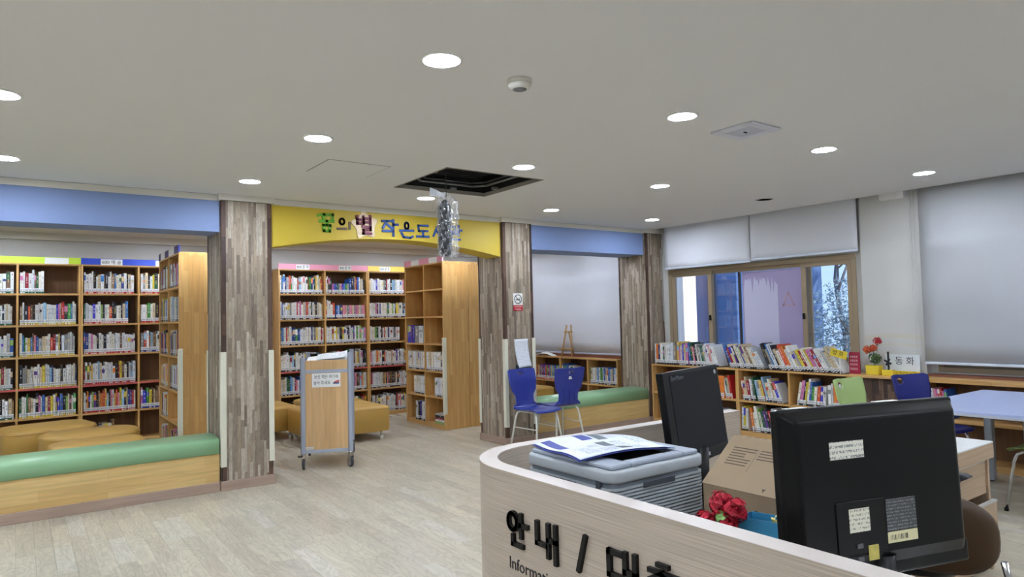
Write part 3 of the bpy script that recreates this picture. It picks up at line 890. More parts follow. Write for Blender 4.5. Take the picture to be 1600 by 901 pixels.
rm = N(t, 'ShaderNodeMapRange', inp={'From Min': .5, 'From Max': .68, 'To Min': .04, 'To Max': .62}); link(t, nz.outputs['Fac'], rm.inputs[0])
m1 = N(t, 'ShaderNodeMixShader'); link(t, rm.outputs[0], m1.inputs[0]); link(t, tr_.outputs[0], m1.inputs[1]); link(t, d2.outputs[0], m1.inputs[2])
m2 = N(t, 'ShaderNodeMixShader'); m2.inputs[0].default_value = .07; link(t, m1.outputs[0], m2.inputs[1]); link(t, gl.outputs[0], m2.inputs[2])
oo = N(t, 'ShaderNodeOutputMaterial'); link(t, m2.outputs[0], oo.inputs[0]); M_plas = m
b = MB(); b.grid(plas, 48, 40); b.build('plastic_wrap', M_plas, hb, recalc=False)
b = MB(); b.grid(lambda u_, v_: (hx - .005 - .15 * u_, hy + .01 * math.sin(u_ * 9) - .004, 2.535 - .012 * math.sin(u_ * 5) + (v_ - .5) * (.02 + .05 * u_) - .012 * u_), 12, 3)
b.build('plastic_tail', sheet_mat('white_plastic', S(236, 240, 246), .5), hb, recalc=False)

# ================================================================== BOOKCASES AND BOOKS
BOARD = [1.92, 1.54, 1.16, .78, .43, .06]      # tops of the shelf boards of the tall cases
def tall_case(lab, org, facing, width, bays, depth=.30, boards=BOARD, H=2.288, red=None, head=None, cards=(), back=M_pineshade, name='bookcase', cat='bookcase'):
    """facing '-y' (a = +X) or '-x' (a = -Y); org = left front corner. Local x runs along the case, y into it."""
    rz = 0 if facing == '-y' else (R(-90) if facing == '-x' else R(90))
    p = thing(name, org, lab, cat, rz)
    T = .022
    def B(*a): return MB().box(*a)
    B(0, T, 0, depth, 0, H).build('side_panel', M_pine, p, world=False, bevel=.002)
    B(width - T, width, 0, depth, 0, H).build('side_panel', M_pine, p, world=False, bevel=.002)
    for x in bays:
        B(x - T / 2, x + T / 2, .002, depth - .012, boards[-1], H - T).build('divider', M_pine, p, world=False)
    edges = [T] + [v for x in bays for v in (x - T / 2, x + T / 2)] + [width - T]
    B(T, width - T, 0, depth, H - T, H).build('top_board', M_pineh, p, world=False, bevel=.002)
    for z in boards:
        for k in range(0, len(edges), 2):
            s = B(edges[k], edges[k + 1], .004, depth - .012, z - T, z).build('shelf_board', M_pineh, p, world=False)
            if red and abs(z - red) < .01:
                B(edges[k], edges[k + 1], .001, .004, z - T, z + .002).build('edge_strip', plain('red_edging', S(196, 92, 86), .5), s, world=False)
    B(T, width - T, .012, .03, 0, boards[-1] - T).build('plinth', M_pineh, p, world=False)
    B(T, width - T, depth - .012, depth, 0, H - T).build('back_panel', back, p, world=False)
    if head:
        for (xa, xb, c, nm) in head:
            B(xa, xb, -.004, .016, H - .004, H + .075).build('header_strip', plain('header_' + nm, c, .45, noise=.03), p, world=False)
        for (xa, xb, tx) in cards:
            c = B(xa, xb, -.0055, -.0042, H - .006, H + .068).build('sign_card', M_white, p, world=False)
            if tx:
                text(tx, .058, frameM(((xa + xb) / 2, -.0062, H + .028), (1, 0, 0), (0, 0, 1)), M_ink, c, world=False, sx=min(1, (xb - xa) / (.058 * len(tx) * .62)))
    return p
LIME, BLUE, PINK, HYEL = S(196, 222, 62), S(48, 76, 196), S(226, 152, 172), S(236, 204, 96)
NAVY2 = S(42, 44, 110)
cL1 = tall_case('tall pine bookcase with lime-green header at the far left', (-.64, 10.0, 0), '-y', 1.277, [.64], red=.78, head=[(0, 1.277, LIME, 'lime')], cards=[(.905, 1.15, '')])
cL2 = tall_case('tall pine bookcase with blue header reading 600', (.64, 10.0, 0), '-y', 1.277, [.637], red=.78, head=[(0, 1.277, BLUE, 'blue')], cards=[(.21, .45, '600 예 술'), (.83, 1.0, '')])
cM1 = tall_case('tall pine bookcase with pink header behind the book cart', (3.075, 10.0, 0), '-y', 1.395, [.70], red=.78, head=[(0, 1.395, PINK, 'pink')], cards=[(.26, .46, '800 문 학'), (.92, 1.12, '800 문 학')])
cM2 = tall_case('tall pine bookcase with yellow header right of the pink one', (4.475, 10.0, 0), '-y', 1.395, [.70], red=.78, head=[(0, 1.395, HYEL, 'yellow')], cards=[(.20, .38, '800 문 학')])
cA = tall_case('tall pine bookcase standing end-on beside the left pillar', (1.40, 9.25, 0), '-x', 1.25, [.585], depth=.29, head=[(.0, .16, NAVY2, 'navy'), (.42, .68, NAVY2, 'navy'), (1.0, 1.25, NAVY2, 'navy')], cards=[(.16, .42, ''), (.68, 1.0, '')], back=M_pine)
cB = tall_case('half-empty tall pine bookcase with pink header blocks by the sign pillar', (4.675, 9.14, 0), '-x', 1.12, [.575], depth=.40, head=[(0, .22, PINK, 'pink'), (.46, .75, PINK, 'pink'), (.98, 1.12, PINK, 'pink')], cards=[(.22, .46, ''), (.75, .98, '')], back=M_pine)
cB2 = tall_case('tall pine bookcase backing onto the half-empty one, end panel showing', (5.49, 8.025, 0), '+x', 1.12, [.56], depth=.405, back=M_pine)
# cream corner guards on the bookcase ends
for case, x, y in ((cA, 1.40, 8.0), (cB, 4.675, 8.02)):
    b = MB(); b.box(x - .009, x - .001, y - .009, y + .035, .21, 1.245); b.box(x - .001, x + .038, y - .009, y - .001, .21, 1.245)
    b.build('corner_guard', M_guard, case, bevel=.002)

WHITES = [S(232, 232, 228), S(226, 224, 214), S(238, 238, 238), S(214, 214, 210), S(228, 222, 204), S(220, 226, 232)]
COLS = {'white': WHITES, 'black': [S(30, 30, 34), S(44, 44, 50), S(24, 26, 40)], 'blue': [S(46, 92, 176), S(70, 130, 200), S(150, 190, 220), S(44, 60, 130)],
        'red': [S(186, 40, 44), S(150, 34, 52), S(206, 84, 60)], 'yellow': [S(226, 204, 60), S(222, 190, 96)], 'green': [S(70, 150, 70), S(140, 180, 90), S(40, 96, 70)],
        'pink': [S(222, 140, 160), S(206, 120, 170)], 'brown': [S(110, 80, 58), S(150, 118, 88)], 'orange': [S(226, 128, 50)], 'purple': [S(96, 60, 140), S(62, 62, 190)], 'grey': [S(140, 140, 140), S(170, 172, 174)], 'beige': [S(214, 196, 160)]}
def pal(w):
    ks = list(w); tot = sum(w.values()); r = rnd.random() * tot
    for k in ks:
        r -= w[k]
        if r <= 0: return k
    return ks[-1]
P_NOVEL = dict(white=64, black=11, blue=8, red=5, yellow=4, green=4, pink=2, brown=3, orange=1, purple=2, grey=4, beige=5)
P_MIX = dict(white=26, black=9, blue=14, red=10, yellow=12, green=10, pink=5, brown=6, orange=4, purple=4, grey=3, beige=8)
P_PIC = dict(white=46, black=10, blue=12, red=7, yellow=7, green=8, pink=3, brown=4, orange=2, purple=2, grey=6, beige=8)
BANDS = {'red': S(186, 40, 48), 'yellow': S(214, 190, 60), 'green': S(24, 92, 66), 'black': S(34, 34, 38), 'blue': S(40, 60, 150), 'orange': S(210, 90, 50)}

def book_faces(b, t, h, d, cname, band, M=None, fore=False, title=True):
    """a hardback: two boards, page block, spine with label, class band and printed title blocks"""
    c = rnd.choice(COLS[cname]); k = rnd.uniform(.88, 1.08); c = tuple(min(1, v * k) for v in c)
    Mx = M if M is not None else Matrix.Identity(4)
    def B(*a, col): b.box(*a, col=col, M=Mx)
    ct = min(.0025, t * .18)
    page = S(232, 226, 208)
    B(0, ct, 0, d, 0, h, col=c); B(t - ct, t, 0, d, 0, h, col=c)
    B(ct, t - ct, .002, d - .004, .003, h - .003, col=page)
    q = lambda x0, x1, z0, z1, y, col: b._add([Mx @ Vector((x0, y, z0)), Mx @ Vector((x1, y, z0)), Mx @ Vector((x1, y, z1)), Mx @ Vector((x0, y, z1))], [(0, 1, 2, 3)], col=col)
    zb, zl = .024, .064
    bc = BANDS[band] if band else c
    if not band: zl = zb = .004
    q(0, t, 0, zb, 0, bc if band else c); q(0, t, zb, zl, 0, S(236, 238, 240) if band else c); q(0, t, zl, h, 0, c)
    if band:
        q(t * .15, t * .85, .004, .015, -.0004, S(240, 240, 240) if rnd.random() < .5 else bc)
        q(t * .2, t * .8, zb + .012, zb + .016, -.0004, S(70, 70, 80)); q(t * .2, t * .8, zb + .022, zb + .026, -.0004, S(90, 90, 100))
    if title and t > .012:
        lum = sum(c) / 3
        tcol = rnd.choice([S(40, 40, 48), S(60, 70, 110), S(150, 50, 50), S(60, 60, 60)]) if lum > .3 else rnd.choice([S(236, 232, 220), S(214, 190, 120), S(230, 230, 230)])
        z = zl + (h - zl) * rnd.uniform(.25, .4); top = h * rnd.uniform(.8, .93)
        wid = rnd.uniform(.08, .16)
        while z < top:
            l = rnd.uniform(.006, .012)
            if rnd.random() < .65: q(t * (.5 - wid), t * (.5 + wid), z, min(z + l, top), -.0004, tcol)
            z += l + rnd.uniform(.003, .007)
        if rnd.random() < .18: q(0, t, h * .62, h * rnd.uniform(.72, .97), -.0003, rnd.choice(rnd.choice(list(COLS.values()))))

ORD = ['first', 'second', 'third', 'fourth', 'fifth', 'sixth', 'seventh', 'eighth', 'ninth', 'tenth', 'eleventh', 'twelfth', 'thirteenth', 'fourteenth', 'fifteenth', 'sixteenth', 'seventeenth', 'eighteenth', 'nineteenth', 'twentieth']
def ordinal(n):
    if n <= 20: return ORD[n - 1]
    tens = {2: 'twenty', 3: 'thirty', 4: 'forty', 5: 'fifty', 6: 'sixty', 7: 'seventy', 8: 'eighty'}
    w = tens[n // 10]
    return w + '-' + ORD[n % 10 - 1] if n % 10 else w[:-1] + 'ieth'
STUFF = MB()
NBOOK = [0]
def book_row(org, facing, length, palette, band, hmin=.215, hmax=.285, tmin=.016, tmax=.042, d=(.14, .2), lean=0, where_='', group='', single=True, cat='book', name='book', setback=(0.0, .012), fixed=None, jitter=.0, start=0):
    """fill `length` metres of shelf from org (left end of the row, shelf front edge)"""
    rz = 0 if facing == '-y' else R(-90)
    a = Vector((1, 0, 0)) if facing == '-y' else Vector((0, -1, 0))
    dv = Vector((0, 1, 0)) if facing == '-y' else Vector((1, 0, 0))
    s = 0.0; n = start
    org = Vector(org); k = 0
    runh = rnd.uniform(hmin, hmax)
    while True:
        t = rnd.uniform(tmin, tmax); h = max(hmin, min(hmax, rnd.gauss((hmin + hmax) / 2, (hmax - hmin) * .26)))
        cname = pal(palette) if isinstance(palette, dict) else palette[k % len(palette)]
        if fixed: t, h = fixed[0], fixed[1]
        th = lean(s / length) if callable(lean) else lean
        th += rnd.uniform(-jitter, jitter)
        step = t / math.cos(th)
        if s + step + abs(math.sin(th)) * (h * .0) > length: break
        n += 1; k += 1
        dd = rnd.uniform(*d)
        pos = org + a * s + dv * rnd.uniform(*setback) + Vector((0, 0, (t * math.sin(th) if th > 0 else 0) + .0006))
        if single:
            b = MB(); book_faces(b, t, h, dd, cname, band)
            me = b.mesh(name, [M_book], recalc=False)
            o = bpy.data.objects.new(name, me); COL.objects.link(o)
            o.location = pos; o.rotation_euler = (0, th, rz)
            size = 'thin' if t < tmin + (tmax - tmin) * .33 else ('thick' if t > tmin + (tmax - tmin) * .67 else 'medium')
            tag(o, '%s %s-spined %s, %s from left %s' % (size, cname, cat, ordinal(n), where_), cat, group)
            NBOOK[0] += 1
        else:
            book_faces(STUFF, t, h, dd, cname, band, Matrix.Translation(pos) @ Matrix.Rotation(rz, 4, 'Z') @ Matrix.Rotation(th, 4, 'Y'))
        s += step
    return n
ROWN = ['top row', 'second row', 'third row', 'fourth row', 'fifth row', 'bottom row']
# --- left bay, lime and blue cases (single books)
gL = 'library books in the lime and blue header bookcases'
bandL1R = ['green', 'yellow', 'yellow', 'yellow', 'yellow', 'black']
for r_ in range(5):
    book_row((-.20, 10.015, BOARD[r_]), '-y', .175, P_NOVEL, 'green', where_='of the %s, lime bookcase left bay' % ROWN[r_], group=gL)
    book_row((.022, 10.015, BOARD[r_]), '-y', (.27 if r_ == 0 else .585), P_NOVEL if r_ < 4 else P_MIX, bandL1R[r_], where_='of the %s, lime bookcase right bay' % ROWN[r_], group=gL, tmin=.014, tmax=.036 if r_ < 4 else .03)
    book_row((.672, 10.015, BOARD[r_]), '-y', (.50 if r_ == 1 else .575), P_NOVEL if r_ < 4 else P_MIX, 'red', where_='of the %s, blue bookcase left bay' % ROWN[r_], group=gL, tmin=.014, tmax=.036 if r_ < 4 else .028)
    if r_ != 3:
        book_row((1.30, 10.015, BOARD[r_]), '-y', .24, P_NOVEL if r_ < 4 else P_MIX, 'red' if r_ < 2 else 'blue', where_='of the %s, blue bookcase right bay' % ROWN[r_], group=gL)
# --- half-empty end-on case by the sign pillar (single books)
gB = 'books in the half-empty end-on bookcase'
book_row((4.69, 9.115, BOARD[2]), '-x', .24, ['purple', 'purple', 'purple', 'purple'], None, hmin=.25, hmax=.26, tmin=.045, tmax=.055, where_='of the purple set, half-empty bookcase', group=gB)
book_row((4.69, 8.88, BOARD[2]), '-x', .29, ['grey', 'white'], None, hmin=.24, hmax=.26, tmin=.1, tmax=.16, where_='of grey boxes beside the purple set', group=gB, cat='box file', name='box_file')
book_row((4.69, 9.115, BOARD[3]), '-x', .52, ['white', 'white', 'white', 'beige'], 'black', hmin=.255, hmax=.262, tmin=.036, tmax=.044, where_='of the white set, half-empty bookcase far bay', group=gB)
book_row((4.69, 8.545, BOARD[3]), '-x', .50, ['white', 'white', 'beige', 'white', 'white', 'white', 'white', 'white', 'white', 'white', 'black'], 'black', hmin=.255, hmax=.262, tmin=.036, tmax=.044, where_='of the white set, half-empty bookcase near bay', group=gB)
book_row((4.69, 8.93, BOARD[4]), '-x', .36, ['white'], 'black', hmin=.255, hmax=.265, tmin=.03, tmax=.05, where_='of the fifth row, half-empty bookcase far bay', group=gB)
book_row((4.69, 8.33, BOARD[4]), '-x', .29, ['white'], 'black', hmin=.255, hmax=.265, tmin=.03, tmax=.05, where_='of the fifth row, half-empty bookcase near bay', group=gB)
book_row((4.69, 8.89, BOARD[5]), '-x', .31, ['white', 'white', 'black', 'purple', 'black'], 'black', hmin=.25, hmax=.29, tmin=.03, tmax=.05, where_='of the bottom row, half-empty bookcase far bay', group=gB)
z = BOARD[5]
for k, (cn, t_) in enumerate((('green', .03), ('white', .028), ('red', .025), ('black', .03), ('white', .02))):      # books lying flat
    b = MB(); book_faces(b, t_, .24, .2, cn, None, Matrix.Rotation(R(90), 4, 'Y') @ Matrix.Translation((-t_, 0, 0)))
    o = bpy.data.objects.new('book', b.mesh('book', [M_book], recalc=False)); COL.objects.link(o)
    o.location = (4.70, 8.33, z + .0005); o.rotation_euler = (0, 0, R(-90)); z += t_ + .001
    tag(o, '%s-spined book lying flat, %s from the bottom of the floor-level pile' % (cn, ORD[k]), 'book', 'books lying flat in the half-empty bookcase')
# --- the other tall cases: one mass of shelved books
for r_ in range(6):
    book_row((3.105, 10.015, BOARD[r_]), '-y', .65, P_NOVEL if r_ < 4 else P_MIX, 'black', single=False, tmin=.016, tmax=.034)
    if r_ == 0:
        book_row((3.79, 10.015, BOARD[0]), '-y', .10, ['white', 'white', 'black', 'black'], 'black', single=False)
        book_row((3.89, 10.015, BOARD[0]), '-y', .27, ['pink', 'purple', 'blue', 'green', 'grey'], 'black', single=False, fixed=(.027, .16))
        book_row((4.17, 10.015, BOARD[0]), '-y', .26, P_NOVEL, 'black', single=False)
    elif r_ == 1:
        book_row((3.79, 10.015, BOARD[1]), '-y', .16, ['red', 'white', 'white', 'white'], 'black', single=False)
        book_row((3.95, 10.015, BOARD[1]), '-y', .11, ['blue'], 'black', single=False, fixed=(.026, .205))
        book_row((4.06, 10.015, BOARD[1]), '-y', .37, ['pink', 'pink', 'beige', 'grey'], 'black', single=False, fixed=(.026, .205))
    else:
        book_row((3.79, 10.015, BOARD[r_]), '-y', .65, P_NOVEL if r_ < 3 else P_MIX, 'black', single=False, tmin=.016, tmax=.034)
    book_row((4.505, 10.015, BOARD[r_]), '-y', .63 if r_ != 2 else .52, P_NOVEL if r_ < 4 else dict(white=50, red=14, brown=8, black=10, yellow=6, pink=8), 'black', single=False, tmin=.016, tmax=.034, hmax=.25 if r_ < 5 else .28)
    if r_ != 4:
        book_row((1.415, 8.64, BOARD[r_]), '-x', .58, P_NOVEL if r_ < 2 else P_MIX, 'black', single=False)
    book_row((1.415, 9.22, BOARD[r_]), '-x', .53, P_NOVEL if r_ < 2 else P_MIX, 'black', single=False)
for x_, l_ in ((.03, .5), (.68, .35)):
    book_row((x_, 10.06, BOARD[5]), '-y', l_, P_MIX, 'black', single=False, hmin=.17, hmax=.25)
tag(STUFF.build('shelved_books', M_book, recalc=False), 'packed rows of library books in the pink, yellow and navy-header bookcases', 'books', kind='stuff')

# --- low bookcases along the window wall
LB = [.43, .06]
cR1 = tall_case('low pine bookcase next to the corner pillar, picture books on top', (7.14, 6.553, 0), '-x', 1.384, [.692], boards=LB, H=.81, back=M_pineshade, name='low_bookcase')
cR2 = tall_case('low pine bookcase behind the black monitors, nearer the pier', (7.14, 5.168, 0), '-x', 1.388, [.694], boards=LB, H=.81, back=M_pineshade, name='low_bookcase')
cR3 = tall_case('long low pine bookcase under the lowered blind at the right', (7.14, 3.062, 0), '-x', 2.0, [.95], boards=LB, H=.80, back=M_pineshade, name='low_bookcase')
cS3 = tall_case('low three-bay pine bookcase in the bay under the easel', (7.20, 9.28, 0), '-x', 2.0, [.67, 1.34], depth=.24, boards=[.445, .06], H=.835, back=M_pineshade, name='low_bookcase')
MB().box(7.14, 7.44, 1.05, 3.062, .8, .822).build('ledge_board', M_pineh, cR3, bevel=.003)
MB().box(7.30, 7.44, 1.05, 3.062, .822, .845).build('sill_strip', plain('sill_redwood', S(120, 72, 54), .5), cR3)
MB().box(7.36, 7.44, 7.28, 9.28, .835, .878).build('sill_strip', MATS['sill_redwood'], cS3)
# boxed-in wall panel with dark strips between the low bookcases, and its ledge
pn = thing('panel_box', (7.29, 3.42, 0), 'dark wood-strip boxed panel with pale ledge between the low bookcases', 'panel')
MB().box(7.165, 7.44, 3.068, 3.776, 0, .79).build('box_core', plain('panel_core', S(60, 46, 38), .8), pn)
b = MB(); strips(b, 7.165, 7.165, 3.776, 3.068, .0, .79, (-1, 0), corner=.0, w=.034, cols=[S(*c) for c in ((78, 56, 44), (92, 68, 54), (66, 48, 40), (108, 84, 68), (84, 62, 48), (98, 76, 60))])
tag(b.build('wood_strips', M_clad, pn, recalc=False), kind='stuff')
MB().box(7.10, 7.44, 3.064, 3.778, .79, .815).build('ledge', M_pineh, pn, bevel=.003)

gP = 'picture books along the window wall'
Xs = 7.155
n = book_row((Xs, 6.50, .8105), '-x', .58, P_PIC, 'black', hmin=.22, hmax=.31, tmin=.02, tmax=.042, d=(.18, .24), lean=0, where_='on top beside corner pillar', group=gP, cat='picture book', name='picture_book', single=True)
n = book_row((Xs, 5.90, .8105), '-x', .48, P_PIC, 'black', hmin=.22, hmax=.33, tmin=.02, tmax=.042, d=(.18, .24), lean=lambda u: R(-6 - 14 * u), where_='on top beside corner pillar', group=gP, cat='picture book', name='picture_book', start=n)
n = book_row((Xs, 5.26, .8105), '-x', .52, P_PIC, 'black', hmin=.23, hmax=.33, tmin=.02, tmax=.042, d=(.18, .24), lean=lambda u: R(-22 - 8 * u), where_='on top, left end of second low bookcase', group=gP, cat='picture book', name='picture_book')
n = book_row((Xs, 4.72, .8105), '-x', .91, P_PIC, 'black', hmin=.23, hmax=.33, tmin=.02, tmax=.042, d=(.18, .24), lean=lambda u: R(-24 - 8 * u), where_='on top, left end of second low bookcase', group=gP, cat='picture book', name='picture_book', start=n)
kw = dict(group=gP, cat='picture book', name='picture_book', hmin=.22, hmax=.31, d=(.18, .22))
book_row((Xs, 6.28, LB[0]), '-x', .30, P_PIC, 'black', lean=R(-24), tmin=.02, tmax=.04, where_='upper row, pillar-side bay', **kw)
book_row((Xs, 6.28, LB[1]), '-x', .36, ['white'], 'black', tmin=.03, tmax=.04, where_='lower row, pillar-side bay', **kw)
book_row((Xs, 5.66, LB[0]), '-x', .13, ['beige', 'white'], 'orange', tmin=.02, tmax=.03, where_='upper row left of orange set', **kw)
book_row((Xs, 5.53, LB[0]), '-x', .17, ['orange'], 'orange', tmin=.038, tmax=.042, where_='of the orange set', **{**kw, 'hmin': .27, 'hmax': .272})
book_row((Xs, 5.35, LB[0]), '-x', .13, ['white', 'grey', 'beige', 'red'], 'orange', tmin=.02, tmax=.034, lean=R(-10), where_='upper row right of orange set', **kw)
book_row((Xs, 5.60, LB[1]), '-x', .40, ['white', 'pink', 'blue', 'blue', 'blue', 'white', 'green', 'green', 'white', 'pink', 'purple'], 'black', tmin=.03, tmax=.04, where_='lower row, colourful set', **{**kw, 'hmin': .22, 'hmax': .225})
book_row((Xs, 5.10, LB[0]), '-x', .20, P_PIC, 'black', lean=R(-7), tmin=.018, tmax=.038, where_='upper row, first bay of second low bookcase', **kw)
book_row((Xs, 4.89, LB[0]), '-x', .36, P_PIC, 'black', lean=lambda u: R(-12 - 10 * u), tmin=.018, tmax=.038, where_='upper row tilted group, second low bookcase', **kw)
book_row((Xs, 5.135, LB[1]), '-x', .10, ['white', 'yellow', 'white'], 'black', tmin=.02, tmax=.034, lean=R(2), where_='lower row at left, second low bookcase', **{**kw, 'hmin': .24, 'hmax': .3})
book_row((Xs, 4.98, LB[1]), '-x', .42, P_PIC, 'black', lean=lambda u: R(-8 - 14 * u), tmin=.02, tmax=.042, where_='lower row tilted group, second low bookcase', **kw)
book_row((Xs, 4.40, LB[0]), '-x', .36, P_PIC, 'black', lean=lambda u: R(11 - 7 * u), tmin=.02, tmax=.042, where_='upper row behind green chair', **kw)
book_row((Xs, 4.02, LB[0]), '-x', .17, P_PIC, 'black', lean=0, tmin=.02, tmax=.042, where_='upper row nearest wood-strip panel', **kw)
book_row((Xs, 2.98, LB[0]), '-x', .17, ['pink', 'white', 'pink', 'pink', 'white', 'red', 'pink', 'blue', 'white', 'yellow', 'blue', 'white', 'blue', 'white'], None, lean=R(-5), tmin=.016, tmax=.024, where_='beside navy chair under the ledge', **{**kw, 'hmin': .27, 'hmax': .31})
kw2 = {**kw, 'group': 'books in the easel bay bookcase', 'cat': 'book', 'name': 'book', 'd': (.14, .18)}
book_row((7.215, 9.24, .445), '-x', .58, dict(purple=20, blue=25, green=12, red=14, brown=10, yellow=8, white=5), 'orange', tmin=.026, tmax=.036, where_='far bay of the easel bookcase', **{**kw2, 'hmin': .23, 'hmax': .245})
book_row((7.215, 8.58, .445), '-x', .3, dict(green=20, blue=15, white=20, beige=10), 'orange', tmin=.02, tmax=.034, where_='middle bay of the easel bookcase', **kw2)
book_row((7.215, 7.91, .445), '-x', .60, dict(white=35, green=10, blue=12, yellow=6, beige=14, purple=4), 'black', tmin=.022, tmax=.034, where_='near bay of the easel bookcase', **{**kw2, 'hmin': .23, 'hmax': .26})

# ================================================================== FURNITURE IN THE ROOM
# ---- book return cart
ct = thing('book_cart', (2.33, 6.90, 0), 'wood and grey-metal book cart on castors in the arch opening', 'cart', R(-24))
CW, CDp = .52, .78
def C(*a, **k): return MB().box(*a)
for (x, y, h) in ((0, 0, 1.135), (CW - .05, 0, 1.18), (0, CDp - .05, 1.16), (CW - .05, CDp - .05, 1.18)):
    q = MB(); q.prism([(x + .012, y), (x + .038, y), (x + .05, y + .012), (x + .05, y + .038), (x + .038, y + .05), (x + .012, y + .05), (x, y + .038), (x, y + .012)], 'z', .16, h)
    q.build('corner_post', M_alu, ct, world=False, bevel=.003)
for y in (.006, CDp - .044):
    C(.05, CW - .05, y, y + .038, .165, .20).build('bottom_rail', M_alu, ct, world=False, bevel=.003)
    C(.05, CW - .05, y, y + .038, .975, 1.01).build('middle_rail', M_alu, ct, world=False, bevel=.003)
M_cartw = wood('cart_beech', S(212, 174, 124), S(204, 164, 112), 'z', stave=(3, .12), grain=50)
C(.05, CW - .05, .012, .03, .20, .975).build('end_panel', M_cartw, ct, world=False)
C(.05, CW - .05, .012, .03, 1.01, 1.105).build('upper_panel', M_cartw, ct, world=False)
C(.05, CW - .05, CDp - .03, CDp - .012, .20, 1.08).build('end_panel', M_cartw, ct, world=False)
for z_ in (.25, .60):
    C(.012, CW - .012, .03, CDp - .03, z_, z_ + .02).build('shelf', M_cartw, ct, world=False)
b = MB(); b.tube([(.05, CDp - .06, 1.13), (CW - .05, CDp - .06, 1.13)], .017, 12); b.build('push_handle', M_black, ct, world=False)
MB().box(.05, CW - .05, CDp - .10, CDp - .085, 1.05, 1.115).build('rear_board', M_black, ct, world=False, bevel=.004)
MB().box(.03, CW - .03, .10, CDp - .08, 1.045, 1.065).build('top_tray', M_black, ct, world=False, bevel=.006)
for (x, y, yaw, brake) in ((.025, .025, 0, 1), (CW - .025, .025, .5, 0), (.025, CDp - .025, .2, 0), (CW - .025, CDp - .025, .35, 0)):
    M = Matrix.Translation((x, y, 0)) @ Matrix.Rotation(yaw, 4, 'Z')
    b = MB(); b.lathe([(.024, .15), (.026, .16), (.012, .163)], n=14, M=M); b.box(-.021, -.017, -.02, .028, .05, .15, M=M); b.box(.017, .021, -.02, .028, .05, .15, M=M)
    cs = b.build('castor', M_chrome, ct, world=False)
    Mw = M @ Matrix.Translation((0, .012, .055)) @ Matrix.Rotation(R(90), 4, 'Y')
    b = MB(); b.lathe([(.04, -.013), (.053, -.011), (.055, 0), (.053, .011), (.04, .013)], n=24, M=Mw); b.build('tyre', M_rubber, cs, world=False)
    b = MB(); b.lathe([(.0001, -.015), (.036, -.014), (.041, -.012), (.041, .012), (.036, .014), (.0001, .015)], n=20, M=Mw); b.build('wheel_hub', plain('hub_grey', S(150, 150, 156), .4), cs, world=False)
    if brake: MB().box(-.02, .02, -.06, -.02, .135, .148, M=M @ Matrix.Rotation(-.8, 4, 'Z')).build('brake_pedal', M_black, cs, world=False, bevel=.003)
C(.115, .40, .0085, .0105, .83, .972).build('notice_sheet', M_white, ct, world=False)
Mt = frameM((.257, .008, .933), (1, 0, 0), (0, 0, 1))
text('보신 책은 여기에', .043, Mt, M_ink, ct, world=False, name='notice_text', sx=.8)
text('놓아 주세요', .043, frameM((.215, .008, .872), (1, 0, 0), (0, 0, 1)), M_ink, ct, world=False, name='notice_text', sx=.8)
b = MB(); b.box(.325, .385, .0075, .008, .86, .875); b.build('book_drawing', plain('drawing_blue', S(60, 76, 120), .6), ct, world=False)
b = MB(); b.prism([(.335, .885), (.39, .9), (.385, .88), (.34, .872)], 'y', .0075, .008); b.build('book_drawing', plain('drawing_red', S(190, 70, 60), .6), ct, world=False)
C(.052, .125, .0085, .0105, .205, .232).build('inventory_label', print_mat('small_label', S(226, 226, 220), S(110, 110, 110), 900, 240, .5, 'XZ'), ct, world=False)
# papers lying on the cart top
pp = thing('paper_stack', (2.65, 7.0, 1.066), 'curled white papers lying on top of the book cart', 'paper', R(-24))
b = MB(); b.grid(lambda u_, v_: (-.20 + .41 * u_, -.12 + .30 * v_, .012 + .02 * u_ + .05 * v_ + .006 * math.sin(v_ * 5 + u_ * 4)), 14, 8)
b.build('sheet', M_white, pp, world=False, recalc=False, solid=.002)
b = MB(); b.grid(lambda u_, v_: (-.10 + .31 * u_, -.09 + .24 * v_, .030 + .035 * u_ + .05 * v_ + .004 * math.sin(u_ * 7)), 14, 8)
b.build('sheet', print_mat('faint_print', S(232, 234, 236), S(150, 156, 166), 160, 90, .52, 'XY'), pp, world=False, recalc=False, solid=.002)

